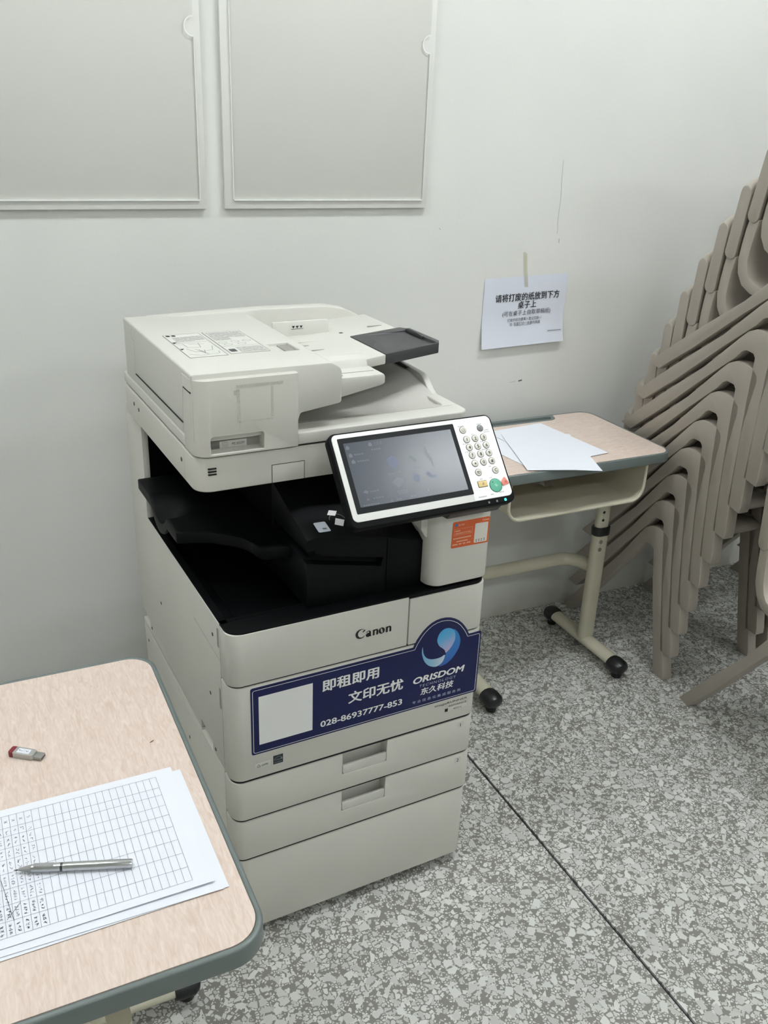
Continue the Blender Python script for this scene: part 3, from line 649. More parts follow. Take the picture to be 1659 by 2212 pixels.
# control panel
PHI = math.asin(0.77)
cp = obj('control_panel', prism(rrect(-0.181, 0.1625, 0.0, 0.1785, 0.014, 6), 'z', -0.022, -0.0005), BLACKP, CP, bevel=0.003, seg=3, ang=50, loc=(0.401, -0.070, 0.949), rot=(PHI, 0, 0))
obj('faceplate', prism(rrect(-0.1755, 0.1580, 0.0125, 0.1750, 0.010, 6), 'z', -0.001, 0.0006), mat('panel_white', (233, 233, 228), 0.35), cp, bevel=0.0004)
obj('keypad_film', prism(rpoly([(0.0735, 0.0132), (0.1572, 0.0132), (0.1572, 0.1742), (0.0735, 0.1742)], [0.001, 0.009, 0.009, 0.001], 5), 'z', 0.0, 0.0009), mat('keypad_film', (236, 237, 233), 0.22, var=0.03, vscale=90), cp)
obj('screen_bezel', prism(rrect(-0.1655, 0.0752, 0.0262, 0.1672, 0.002, 3), 'z', 0.0, 0.0010), mat('bezel_black', (14, 17, 20), 0.45, spec=0.2), cp)
def screen_mat():
    m = bpy.data.materials.new('screen_glass'); m.use_nodes = True; b = m.node_tree.nodes['Principled BSDF']
    b.inputs['Base Color'].default_value = (0.02, 0.024, 0.03, 1); b.inputs['Roughness'].default_value = 0.21; b.inputs['Specular IOR Level'].default_value = 0.55
    b.inputs['Emission Color'].default_value = (0.55, 0.66, 0.80, 1); b.inputs['Emission Strength'].default_value = 0.075; m.cycles.emission_sampling = 'NONE'
    return m
scr = obj('touch_screen', prism(rrect(-0.1560, 0.0660, 0.0372, 0.1572, 0.001, 2), 'z', 0.0008, 0.0013), screen_mat(), cp)
def icon_mat(n, c, s): return mat(n, (40, 46, 54), 0.26, emit=c, estr=s)
IW = icon_mat('screen_icon_white', (0.75, 0.82, 0.9), 0.13); IB = icon_mat('screen_icon_blue', (0.5, 0.6, 0.95), 0.14); IG = icon_mat('screen_icon_green', (0.65, 0.8, 0.65), 0.13); ID_ = icon_mat('screen_text', (0.7, 0.78, 0.86), 0.11)
def icon(pts, m): obj('screen_icon', flat(pts, 'z', 0.0015), m, cp)
def sx_(x, y): return (x, y)
icon([(-0.083, 0.117), (-0.070, 0.123), (-0.062, 0.120), (-0.060, 0.104), (-0.070, 0.096), (-0.078, 0.104)], IB)
icon([(-0.039, 0.114), (-0.031, 0.120), (-0.020, 0.108), (-0.026, 0.103), (-0.031, 0.110)], IG)
icon([(-0.003, 0.116), (0.003, 0.138), (0.006, 0.116), (0.010, 0.108), (0.009, 0.090), (0.004, 0.104)], IW)
icon([(-0.083, 0.073), (-0.071, 0.081), (-0.058, 0.077), (-0.062, 0.068), (-0.073, 0.062)], IW)
icon([(-0.041, 0.076), (-0.034, 0.084), (-0.026, 0.078), (-0.026, 0.068), (-0.034, 0.066)], IB)
icon([(-0.012, 0.080), (-0.005, 0.083), (0.002, 0.076), (0.010, 0.075), (0.008, 0.069), (-0.004, 0.071)], IB)
for (x, y) in ((-0.150, 0.149), (-0.105, 0.150), (-0.148, 0.134), (-0.146, 0.122)):
    icon([(x - 0.004, y), (x, y + 0.004), (x + 0.004, y), (x + 0.003, y - 0.004), (x - 0.003, y - 0.004)], IW)
icon([(-0.144, 0.063), (-0.139, 0.067), (-0.133, 0.064), (-0.136, 0.060)], IW); icon([(-0.142, 0.048), (-0.138, 0.053), (-0.134, 0.048)], icon_mat('screen_icon_red', (0.7, 0.5, 0.5), 0.15))
text('主菜单', ID_, 0.0075, (-0.098, 0.147, 0.0015), (0, 0, 0), cp, width=0.017)
for (x0, x1, y) in ((-0.105, -0.086, 0.139), (-0.141, -0.122, 0.134), (-0.138, -0.115, 0.121), (-0.085, -0.072, 0.089), (-0.066, -0.060, 0.091), (-0.037, -0.018, 0.093), (-0.078, -0.056, 0.055), (-0.076, -0.056, 0.051), (-0.130, -0.112, 0.063), (-0.128, -0.106, 0.050), (-0.150, -0.118, 0.0395), (-0.095, -0.092, 0.0405), (-0.084, -0.072, 0.041), (-0.055, -0.042, 0.042)):
    n_ = max(2, int((x1 - x0) / 0.0045))
    for k in range(n_): obj('screen_caption', flat([(x0 + (x1-x0)*k/n_, y - 0.0014), (x0 + (x1-x0)*(k+0.8)/n_, y - 0.0014), (x0 + (x1-x0)*(k+0.8)/n_, y + 0.0016), (x0 + (x1-x0)*k/n_, y + 0.0016)], 'z', 0.00148), ID_, cp)
icon(circ(-0.016, 0.048, 0.0014, 10), IW)
KEY = mat('key_cap', (222, 220, 208), 0.3); KRING = mat('key_ring', (92, 92, 88), 0.4)
def key(x, y, r, m=KEY, ring=KRING, name='key'):
    k_ = obj(name, lathe([(r, 0.0006), (r, 0.0020), (r * 0.86, 0.0026), (0.0004, 0.0026)], 28, 'z', (x, y, 0)), m, cp)
    obj('key_ring', lathe([(r + 0.0010, 0.0006), (r + 0.0010, 0.0013), (r * 0.9, 0.0013), (r * 0.9, 0.0006)], 28, 'z', (x, y, 0)), ring, cp)
    return k_
rows = [(0.1325, '123', 0.0), (0.1165, '456', 0.0008), (0.1005, '789', 0.0017), (0.0842, '*0#', 0.0026)]
for y, chs, dx in rows:
    for i, ch in enumerate(chs):
        x = (0.0942, 0.1131, 0.1320)[i] + dx * 0.9
        key(x, y, 0.0062); text(ch, INK, 0.0088, (x, y - (0.0031 if ch != '*' else 0.005), 0.0030), (0, 0, 0), cp, align='CENTER', bold=0.00015)
key(0.092, 0.1519, 0.0062); obj('key_symbol', strips([((0.092 + 0.0028 * math.cos(a), 0.1519 + 0.0028 * math.sin(a)), (0.092 + 0.0028 * math.cos(a + 0.6), 0.1519 + 0.0028 * math.sin(a + 0.6))) for a in [0.5236 * k for k in range(12)]], 0.0007, 'z', 0.0030), INKG, cp)
key(0.1309, 0.1515, 0.0060, mat('sleep_key', (132, 134, 136), 0.3)); text('(', INKG, 0.009, (0.131, 0.1487, 0.0030), (0, 0, 0), cp, align='CENTER', bold=0.0001)
key(0.098, 0.0659, 0.0062); text('ID', INK, 0.0075, (0.098, 0.0633, 0.0030), (0, 0, 0), cp, align='CENTER', bold=0.0001)
key(0.1359, 0.065, 0.0062); text('C', INK, 0.0085, (0.1359, 0.0620, 0.0030), (0, 0, 0), cp, align='CENTER', bold=0.0001)
obj('reset_key', prism(rrect(0.0897, 0.1087, 0.0372, 0.0483, 0.0012, 4), 'z', 0.0006, 0.0026), mat('yellow_key', (226, 200, 136), 0.35), cp, bevel=0.0005)
obj('reset_key_ring', prism(rrect(0.0888, 0.1096, 0.0363, 0.0492, 0.0016, 4), 'z', 0.0006, 0.0012), KRING, cp)
obj('key_symbol', strips([((0.0975, 0.0402), (0.1000, 0.0452)), ((0.0995, 0.0402), (0.1020, 0.0452))], 0.0006, 'z', 0.0030), INK, cp)
key(0.1265, 0.0359, 0.0128, mat('green_key', (88, 172, 142), 0.35), mat('green_ring', (46, 92, 78), 0.4), 'start_key')
obj('key_symbol', flat([(0.1225, 0.0365), (0.1265, 0.0392), (0.1305, 0.0350), (0.1265, 0.0322)], 'z', 0.0030), mat('green_light', (128, 200, 172), 0.35), cp); obj('key_symbol', flat(circ(0.1205, 0.0425, 0.0011, 10), 'z', 0.0030), INK, cp)
obj('stop_key', prism(rpoly([(0.1385, 0.0405), (0.1500, 0.0500), (0.1570, 0.0350), (0.1415, 0.0322)], 0.0014, 4), 'z', 0.0006, 0.0026), mat('red_key', (226, 138, 122), 0.35), cp, bevel=0.0005)
obj('key_symbol', strips([((0.1490 + 0.0018 * math.cos(a), 0.0395 + 0.0018 * math.sin(a)), (0.1490 + 0.0018 * math.cos(a + 1.05), 0.0395 + 0.0018 * math.sin(a + 1.05))) for a in [1.047 * k for k in range(6)]], 0.0008, 'z', 0.0030), mat('red_dark', (176, 70, 64), 0.4), cp)
obj('power_light', prism(rrect(0.1365, 0.1405, 0.0035, 0.0085, 0.0015, 4), 'z', -0.006, 0.0008), mat('led_green', (40, 200, 150), 0.4, emit=(0.05, 1.0, 0.62), estr=1.6), cp)
obj('indicator', prism(rrect(0.100, 0.1035, 0.004, 0.008, 0.001, 3), 'z', -0.006, 0.0003), INKG, cp); obj('indicator', prism(rrect(0.118, 0.1215, 0.004, 0.008, 0.001, 3), 'z', -0.006, 0.0003), INKG, cp)
for (x0, x1, y) in ((0.084, 0.098, 0.160), (0.126, 0.137, 0.160), (0.136, 0.150, 0.1425), (0.139, 0.149, 0.1465), (0.083, 0.092, 0.1245), (0.083, 0.094, 0.1085), (0.108, 0.113, 0.1415), (0.122, 0.130, 0.1245), (0.120, 0.133, 0.1085), (0.124, 0.130, 0.074), (0.097, 0.103, 0.0525), (0.118, 0.124, 0.052), (0.083, 0.101, 0.0185), (0.110, 0.117, 0.0200), (0.130, 0.141, 0.0215)):
    n_ = max(2, int((x1 - x0) / 0.003))
    obj('key_caption', strips([((x0 + (x1-x0)*k/n_, y), (x0 + (x1-x0)*(k+0.7)/n_, y)) for k in range(n_)], 0.0021, 'z', 0.0011), mat('faint_ink', (176, 178, 178), 0.5), cp)
obj('panel_mount', prism([(0.02, 0.90), (0.02, 0.985), (-0.035, 0.985), (-0.055, 0.945), (-0.03, 0.915), (0.0, 0.912)], 'x', 0.435, 0.552), DARKG, CP, bevel=0.004)

# ---- writing and stickers on the front
def front_text(body, m, xl, xr, zb, size, par, bold=0.0, shear=0.0, y=-0.0011, spacing=1.0):
    return text(body, m, size, (xl, y, zb), FRONT, par, width=xr - xl, bold=bold, shear=shear, spacing=spacing)
arch = [(0.397, 0.627), (0.404, 0.642), (0.4105, 0.651), (0.418, 0.660), (0.427, 0.668), (0.437, 0.6745), (0.448, 0.6785), (0.459, 0.680), (0.470, 0.6795), (0.481, 0.677), (0.492, 0.672), (0.502, 0.6655), (0.511, 0.657), (0.518, 0.648), (0.524, 0.639), (0.528, 0.630), (0.5305, 0.6265)]
def ring_poly(x0, x1, z0, z1, ar, r):
    pts = [(x0, z0), (x1, z0), (x1, z1)] + ar[::-1] + [(x0, z1)]
    return rpoly(pts, [r, r, r] + [0] * len(ar) + [r], 4)
outline = ring_poly(0.0515, 0.561, 0.475, 0.627, arch, 0.004)
stick = obj('advert_sticker', prism(outline, 'y', -0.0008, 0.0002), NAVY, CP)
ci = (0.464, 0.618)
inarch = [(0.4005, 0.6212), (0.4055, 0.632)] + [(x + (ci[0] - x) * 0.09, z + (ci[1] - z) * 0.105) for x, z in arch[2:-2]] + [(0.527, 0.6212)]
border = ring_poly(0.0555, 0.557, 0.479, 0.6212, inarch, 0.004)
obj('sticker_border', strips(list(zip(border, border[1:] + border[:1])), 0.0010, 'y', -0.0011), WINK, stick)
obj('white_square', flat([(0.067, 0.496), (0.177, 0.496), (0.177, 0.6055), (0.067, 0.6055)], 'y', -0.0011), WINK, stick)
front_text('即租即用', WINK, 0.198, 0.320, 0.5805, 0.0285, stick, 0.0009)
front_text('文印无忧', WINK, 0.2545, 0.377, 0.5365, 0.0285, stick, 0.0009)
front_text('028-86937777-853', WINK, 0.1945, 0.377, 0.4965, 0.0195, stick, 0.0005)
front_text('ORISDOM', WINK, 0.402, 0.525, 0.5375, 0.0212, stick, 0.0009, 0.18)
front_text('TECHNOLOGY', mat('pale_blue_ink', (178, 184, 204), 0.5), 0.417, 0.506, 0.5255, 0.0092, stick, 0, 0.12, spacing=1.3)
front_text('东久科技', WINK, 0.4205, 0.5005, 0.5065, 0.0178, stick, 0.0005, 0.15)
front_text('专业信息化集成服务商', mat('pale_blue_ink', (178, 184, 204), 0.5), 0.402, 0.520, 0.4885, 0.0078, stick, 0, 0, spacing=1.5)
# swirl emblem
def gmat(name, stops, axis=(0, 0, 1), lo=0.565, hi=0.655):
    m = bpy.data.materials.new(name); m.use_nodes = True; nt = m.node_tree; b = nt.nodes['Principled BSDF']
    tc = nt.nodes.new('ShaderNodeTexCoord'); dp = nt.nodes.new('ShaderNodeVectorMath'); dp.operation = 'DOT_PRODUCT'; dp.inputs[1].default_value = axis
    nt.links.new(tc.outputs['Object'], dp.inputs[0]); mr = nt.nodes.new('ShaderNodeMapRange'); mr.inputs['From Min'].default_value = lo; mr.inputs['From Max'].default_value = hi
    nt.links.new(dp.outputs['Value'], mr.inputs['Value']); r = nt.nodes.new('ShaderNodeValToRGB'); e = r.color_ramp.elements
    e[0].color = (*lin(stops[0]), 1); e[1].color = (*lin(stops[-1]), 1)
    for k, s in enumerate(stops[1:-1]):
        q = r.color_ramp.elements.new((k + 1) / (len(stops) - 1)); q.color = (*lin(s), 1)
    nt.links.new(mr.outputs[0], r.inputs['Fac']); nt.links.new(r.outputs['Color'], b.inputs['Base Color']); b.inputs['Roughness'].default_value = 0.4
    return m
def smoothloop(P, it=2):
    for _ in range(it):
        Q = []
        for a, b_ in zip(P, P[1:] + P[:1]): Q += [(a[0]*.75 + b_[0]*.25, a[1]*.75 + b_[1]*.25), (a[0]*.25 + b_[0]*.75, a[1]*.25 + b_[1]*.75)]
        P = Q
    return P
cres = [(0.488, 0.65), (0.498, 0.643), (0.506, 0.63), (0.51, 0.616), (0.508, 0.601), (0.501, 0.587), (0.488, 0.572), (0.474, 0.565), (0.458, 0.565), (0.469, 0.573), (0.474, 0.583), (0.475, 0.592), (0.478, 0.596), (0.485, 0.602), (0.492, 0.612), (0.496, 0.622), (0.496, 0.632), (0.494, 0.641)]
comma = [(0.475, 0.594), (0.473, 0.601), (0.468, 0.607), (0.459, 0.614), (0.454, 0.623), (0.452, 0.631), (0.455, 0.643), (0.462, 0.651), (0.471, 0.6545), (0.481, 0.653), (0.489, 0.648), (0.494, 0.641), (0.496, 0.632), (0.496, 0.622), (0.492, 0.612), (0.485, 0.602), (0.478, 0.596)]
pale = [(0.419, 0.625), (0.417, 0.613), (0.419, 0.602), (0.424, 0.588), (0.433, 0.576), (0.444, 0.569), (0.456, 0.566), (0.468, 0.572), (0.473, 0.582), (0.4745, 0.592), (0.465, 0.587), (0.454, 0.586), (0.44, 0.588), (0.429, 0.594), (0.422, 0.605), (0.42, 0.615)]
obj('emblem', flat(smoothloop(cres, 1), 'y', -0.0010), gmat('emblem_deep_blue', [(44, 92, 168), (36, 128, 196)], (0, 0, 1)), stick)
obj('emblem', flat(smoothloop(comma, 1), 'y', -0.0012), gmat('emblem_light_blue', [(196, 170, 196), (150, 168, 210), (88, 166, 212), (64, 158, 212)], (-0.5, 0, 1), 0.352, 0.42), stick)
obj('emblem', flat(smoothloop(pale, 1), 'y', -0.0012), gmat('emblem_pale', [(110, 172, 210), (150, 190, 216), (200, 212, 222)], (1, 0, 0), 0.42, 0.474), stick)
# printed marks on the covers
front_text('imageRUNNER', INK, 0.459, 0.540, 0.4625, 0.0072, CP, 0.0, 0.0, -0.0004)
front_text('ADVANCE', mat('soft_ink', (80, 80, 82), 0.6), 0.4935, 0.539, 0.4530, 0.0066, CP, 0, 0, -0.0004)
front_text('4551i', INK, 0.506, 0.527, 0.4435, 0.0062, CP, 0, 0, -0.0006)
obj('model_plate', box(0.493, 0.541, -0.0003, 0.0005, 0.4425, 0.4505), WHITE2, CP)
obj('printed_square', flat([(0.485, 0.4425), (0.4925, 0.4425), (0.4925, 0.4505), (0.485, 0.4505)], 'y', -0.0004), INK, CP)
obj('recycling_label', box(0.0575, 0.0895, -0.0004, 0.0005, 0.4405, 0.4520), LABEL, CP)
front_text('GPR', mat('soft_ink2', (100, 100, 100), 0.6), 0.0710, 0.0845, 0.4435, 0.0066, CP, 0.0001, 0, -0.0007)
obj('triangle_mark', strips([((0.0615, 0.4435), (0.0650, 0.4495)), ((0.0650, 0.4495), (0.0685, 0.4435)), ((0.0685, 0.4435), (0.0615, 0.4435))], 0.0009, 'y', -0.0007), mat('soft_ink2', (100, 100, 100), 0.6), CP)
en = obj('energy_label', box(0.0948, 0.1152, -0.0004, 0.0005, 0.4390, 0.4592), mat('label_dark', (24, 34, 40), 0.35), CP)
obj('label_arc', strips([((0.105 + 0.0085 * math.cos(a), 0.4480 + 0.0075 * math.sin(a)), (0.105 + 0.0085 * math.cos(a + 0.3), 0.4480 + 0.0075 * math.sin(a + 0.3))) for a in [0.3 * k for k in range(10)]], 0.0006, 'y', -0.0006), mat('label_line', (150, 165, 170), 0.4), en)
obj('label_arc', strips([((0.0975, 0.4485), (0.1035, 0.4495)), ((0.1035, 0.4495), (0.1065, 0.4478)), ((0.1065, 0.4478), (0.1125, 0.4500)), ((0.1105, 0.4520), (0.1130, 0.4470)), ((0.1090, 0.4480), (0.1135, 0.4510)), ((0.097, 0.4430), (0.113, 0.4430))], 0.0006, 'y', -0.0006), mat('label_line', (150, 165, 170), 0.4), en)
for n_, z in (('1', 0.3965), ('2', 0.3010)):
    lb = obj('drawer_label', box(0.5215, 0.5365, -0.0003, 0.0005, z - 0.0085, z + 0.0085), LABEL, CP)
    text(n_, INK, 0.0125, (0.529, -0.0006, z - 0.0046), FRONT, CP, align='CENTER')
# maker's lettering drawn as outlines
def arcpts(cx, cy, rx, ry, a0, a1, n=18): return [(cx + rx * math.cos(math.radians(a0 + (a1 - a0) * k / n)), cy + ry * math.sin(math.radians(a0 + (a1 - a0) * k / n))) for k in range(n + 1)]
def canon(par, x0, z0, wd, m, y):
    G = []
    G.append(arcpts(0.56, 0.50, 0.56, 0.53, 48, 318) + arcpts(0.68, 0.52, 0.42, 0.44, 318, 62))                 # C
    G.append([(0.93, 0.89), (1.06, 0.80), (0.80, 0.60), (0.74, 0.66)])                                            # its beak
    def a_(x): return [arcpts(x + 0.27, 0.20, 0.27, 0.23, 0, 360, 20), None, [(x + 0.36, 0.0), (x + 0.60, 0.0), (x + 0.62, 0.10), (x + 0.56, 0.10), (x + 0.56, 0.48)] + arcpts(x + 0.30, 0.46, 0.26, 0.20, 10, 150, 10) + [(x + 0.05, 0.50), (x + 0.12, 0.48)] + arcpts(x + 0.26, 0.47, 0.12, 0.12, 140, 20, 8) + [(x + 0.36, 0.40)]]
    def n__(x): return [[(x + 0.06, 0.0), (x + 0.27, 0.0), (x + 0.27, 0.62), (x + 0.20, 0.66), (x - 0.02, 0.56), (x + 0.06, 0.53)], arcpts(x + 0.42, 0.42, 0.24, 0.24, 0, 150, 10) + [(x + 0.25, 0.44)] + arcpts(x + 0.40, 0.40, 0.06, 0.12, 130, 0, 6), [(x + 0.45, 0.0), (x + 0.66, 0.0), (x + 0.66, 0.43), (x + 0.45, 0.43)]]
    for s in a_(1.10):
        if s: G.append(s)
    G += n__(1.80); G.append('o'); G += n__(3.24)
    k = wd / 3.92
    bm_ = bmesh.new()
    def face(P): flat([(x0 + p[0] * k, z0 + p[1] * k) for p in P], 'y', y, bm=bm_)
    for g in G:
        if g == 'o':
            o1 = arcpts(2.84, 0.32, 0.34, 0.35, 0, 360, 28)[:-1]; o2 = arcpts(2.84, 0.32, 0.10, 0.27, 0, 360, 28)[:-1]
            o2 = [(p[0] + (p[1] - 0.32) * -0.25, p[1]) for p in o2]
            for i in range(28): face([o1[i], o1[(i+1) % 28], o2[(i+1) % 28], o2[i]])
        else: face(g)
    return obj('maker_lettering', bm_, m, par)
canon(CP, 0.266, 0.679, 0.0785, INK, -0.0005)
# orange service sticker on the pillar
ORG = mat('orange_sticker', (206, 92, 42), 0.4)
os_ = obj('service_sticker', prism(rpoly([(0.4690, 0.8345), (0.5560, 0.8330), (0.5560, 0.8895), (0.4700, 0.8905)], 0.003, 4), 'y', -0.0006, 0.0004), ORG, pillar)
ol = mat('pale_orange_ink', (236, 206, 184), 0.5)
obj('white_card', prism(rpoly([(0.5215, 0.8375), (0.5520, 0.8365), (0.5525, 0.8785), (0.5220, 0.8795)], 0.002, 3), 'y', -0.0009, -0.0005), mat('card_white', (222, 218, 208), 0.5), os_)
canon(os_, 0.5385, 0.8830, 0.0145, ol, -0.0009)
obj('emblem', flat(circ(0.4778, 0.8832, 0.0034, 16), 'y', -0.0009), mat('emblem_small', (70, 110, 160), 0.4), os_)
text('东久科技', ol, 0.0042, (0.4828, -0.0009, 0.8812), FRONT, os_, width=0.0135)
text('028-86937777-853', ol, 0.0046, (0.4765, -0.0009, 0.8635), FRONT, os_, width=0.0365)
for (x0, x1, z, h_) in ((0.476, 0.488, 0.8705, 0.0018), (0.473, 0.514, 0.8545, 0.0020), (0.481, 0.507, 0.8475, 0.0020), (0.472, 0.484, 0.8415, 0.0022), (0.487, 0.493, 0.8415, 0.0022), (0.496, 0.502, 0.8415, 0.0022), (0.505, 0.514, 0.8415, 0.0022)):
    n_ = max(2, int((x1 - x0) / 0.0022))
    obj('printed_line', strips([((x0 + (x1-x0)*k/n_, z), (x0 + (x1-x0)*(k+0.75)/n_, z)) for k in range(n_)], h_, 'y', -0.0009), ol, os_)
obj('printed_frame', strips([((0.474, 0.8615), (0.516, 0.8615)), ((0.516, 0.8615), (0.516, 0.8745)), ((0.516, 0.8745), (0.474, 0.8745)), ((0.474, 0.8745), (0.474, 0.8615))], 0.0003, 'y', -0.0009), ol, os_)
for k in range(4):
    for j in range(2): obj('card_mark', flat([(0.5255 + 0.0062*k, 0.8395 + 0.0032*j), (0.5282 + 0.0062*k, 0.8395 + 0.0032*j), (0.5282 + 0.0062*k, 0.8413 + 0.0032*j), (0.5255 + 0.0062*k, 0.8413 + 0.0032*j)], 'y', -0.0012), mat('card_ink', (96, 92, 90), 0.5), os_)

# ------------------------------------------------------------------ school desks
def perforated():
    m = bpy.data.materials.new('perforated_steel'); m.use_nodes = True; nt = m.node_tree; b = nt.nodes['Principled BSDF']; L = nt.links
    b.inputs['Base Color'].default_value = (*lin((172, 168, 150)), 1); b.inputs['Roughness'].default_value = 0.5
    tc = nt.nodes.new('ShaderNodeTexCoord'); sp_ = nt.nodes.new('ShaderNodeSeparateXYZ'); L.new(tc.outputs['Object'], sp_.inputs[0])
    def fr(o, s):
        a = nt.nodes.new('ShaderNodeMath'); a.operation = 'MULTIPLY'; a.inputs[1].default_value = s; L.new(o, a.inputs[0])
        f = nt.nodes.new('ShaderNodeMath'); f.operation = 'FRACT'; L.new(a.outputs[0], f.inputs[0])
        d = nt.nodes.new('ShaderNodeMath'); d.operation = 'SUBTRACT'; d.inputs[1].default_value = 0.5; L.new(f.outputs[0], d.inputs[0])
        q = nt.nodes.new('ShaderNodeMath'); q.operation = 'MULTIPLY'; L.new(d.outputs[0], q.inputs[0]); L.new(d.outputs[0], q.inputs[1]); return q.outputs[0]
    ad = nt.nodes.new('ShaderNodeMath'); ad.operation = 'ADD'; L.new(fr(sp_.outputs[0], 62), ad.inputs[0]); L.new(fr(sp_.outputs[2], 62), ad.inputs[1])
    lt = nt.nodes.new('ShaderNodeMath'); lt.operation = 'LESS_THAN'; lt.inputs[1].default_value = 0.045; L.new(ad.outputs[0], lt.inputs[0])
    tr = nt.nodes.new('ShaderNodeBsdfTransparent'); mx = nt.nodes.new('ShaderNodeMixShader'); L.new(lt.outputs[0], mx.inputs[0]); L.new(b.outputs[0], mx.inputs[1]); L.new(tr.outputs[0], mx.inputs[2])
    L.new(mx.outputs[0], nt.nodes['Material Output'].inputs['Surface'])
    return m
PERF = perforated()
BOLT = mat('zinc_bolt', (150, 150, 140), 0.35, metal=0.7)

def desk(loc, rotz, label):
    r = empty('school_desk', loc, rotz); tag(r, label, 'desk', 'single school desks')
    W2, D2, ZT = 0.3215, 0.21, 0.745
    inner = rrect(-W2 + 0.008, W2 - 0.008, -D2 + 0.008, D2 - 0.008, 0.040, 8)
    gx, gy = 0.168, D2 - 0.050
    groove = rpoly([(-gx, gy), (gx, gy), (gx + 0.018, D2 + 0.01), (-gx - 0.018, D2 + 0.01)], [0.03, 0.03, 0, 0], 8)
    gcut = lambda a, b_: prism(groove, 'z', a, b_)
    top = boolean(prism(inner, 'z', ZT - 0.020, ZT), [gcut(ZT - 0.05, ZT + 0.05)])
    obj('desk_top', top, WOOD, r)
    ring = boolean(prism(rrect(-W2, W2, -D2, D2, 0.046, 10), 'z', ZT - 0.0295, ZT + 0.0006), [prism(rrect(-W2 + 0.008, W2 - 0.008, -D2 + 0.008, D2 - 0.008, 0.040, 8), 'z', ZT - 0.05, ZT + 0.05)])
    obj('edge_trim', ring, TRIM, r, bevel=0.0035, seg=3, ang=50)
    gro = boolean(prism(rpoly([(-gx, gy + 0.0004), (gx, gy + 0.0004), (gx + 0.015, D2 - 0.008), (-gx - 0.015, D2 - 0.008)], [0.03, 0.03, 0, 0], 8), 'z', ZT - 0.020, ZT + 0.0004),
                  [prism(rpoly([(-gx + 0.012, gy + 0.012), (gx - 0.012, gy + 0.012), (gx - 0.004, D2 - 0.014), (-gx + 0.004, D2 - 0.014)], 0.012, 5), 'z', ZT - 0.010, ZT + 0.05)])
    obj('pencil_groove', gro, TRIM, r, bevel=0.002, ang=50)
    # book box
    bx0, bx1, zb, zt, yf, yb = -0.231, 0.234, 0.6035, ZT - 0.0215, -0.196, 0.12
    prof = rpoly([(bx0, zt), (bx0, zb), (bx1, zb), (bx1, zt)], [0, 0.042, 0.042, 0], 8)
    pin = rpoly([(bx0 + 0.003, zt + 0.01), (bx0 + 0.003, zb + 0.003), (bx1 - 0.003, zb + 0.003), (bx1 - 0.003, zt + 0.01)], [0, 0.039, 0.039, 0], 8)
    obj('book_box', boolean(prism(prof, 'y', yf, yb), [prism(pin, 'y', yf - 0.01, yb + 0.01)]), STEEL, r)
    lipp = [Vector((p[0], 0, p[1])) for p in prof]
    obj('box_lip', tube([(p.x, yf, p.z) for p in lipp], 0.0048, 8), STEEL, r)
    obj('box_back', prism([(p[0] * 0.995, p[1] + 0.0015) for p in prof], 'y', yb - 0.006, yb - 0.0045), PERF, r)
    obj('desk_bracket', box(0.262, 0.282, -0.165, -0.150, ZT - 0.037, ZT - 0.0292), BLACKP, r)
    for s in (-1, 1):
        cx = s * 0.2335
        # foot bar
        bar = tube([(cx, -0.20, 0.042), (cx, 0.125, 0.042)], 0.026, 16, ry=0.017)
        obj('foot_bar', bar, STEEL, r)
        for yy, sg in ((-0.20, -1), (0.125, 1)):
            cap = tube([(cx, yy - sg * 0.012, 0.042), (cx, yy + sg * 0.002, 0.042), (cx, yy + sg * 0.026, 0.041), (cx, yy + sg * 0.036, 0.040), (cx, yy + sg * 0.041, 0.039)], [0.0285, 0.031, 0.030, 0.023, 0.010], 16, ry=None)
            for v in cap.verts: v.co.z = 0.037 + (v.co.z - 0.0405) * 0.80
            cp_ = obj('rubber_cap', cap, RUBBER, r)
            obj('rubber_foot', lathe([(0.015, 0.0), (0.016, 0.004), (0.016, 0.02), (0.010, 0.02)], 14, 'z', (cx, yy + sg * 0.014, 0.0)), RUBBER, r)
        py = -0.042
        obj('lower_post', prism(rrect(cx - 0.027, cx + 0.027, py - 0.018, py + 0.018, 0.0175, 6), 'z', 0.050, 0.432), STEEL, r)
        obj('upper_post', prism(rrect(cx - 0.023, cx + 0.023, py - 0.0145, py + 0.0145, 0.014, 6), 'z', 0.40, 0.6045), STEEL, r)
        obj('post_collar', prism(rrect(cx - 0.030, cx + 0.030, py - 0.021, py + 0.021, 0.0195, 6), 'z', 0.424, 0.452), RUBBER, r, bevel=0.002)
        for z in (0.505, 0.478): obj('adjust_hole', lathe([(0.0045, -0.0004), (0.0045, 0.003), (0.001, 0.003)], 12, 'y', (cx - 0.008, py - 0.0145, z)), INK, r)
        for z in (0.405, 0.378): obj('post_bolt', lathe([(0.0065, 0.001), (0.0065, -0.002), (0.0045, -0.003), (0.001, -0.002)], 14, 'y', (cx - 0.008, py - 0.018, z)), BOLT, r)
    zc = 0.302; cxp = 0.2335; ya, ybk = -0.042, 0.055
    path = [(-cxp, ya, zc)] + [(-cxp + 0.075 - 0.075 * math.cos(t), ya + (ybk - ya) * math.sin(t), zc) for t in [0.2, 0.45, 0.7, 0.95, 1.2, 1.4, PI/2]]
    path += [(-x, y, z) for x, y, z in path[::-1]]
    obj('cross_bar', tube(path, 0.021, 12, ry=0.021), STEEL, r)
    return r
desk((1.5315, -0.256, 0), 0.0, 'beige school desk by the wall to the right of the copier, loose paper on top')
desk((0.027, -1.2765, 0), PI / 2, 'beige school desk in the left foreground carrying the sign-in sheets')

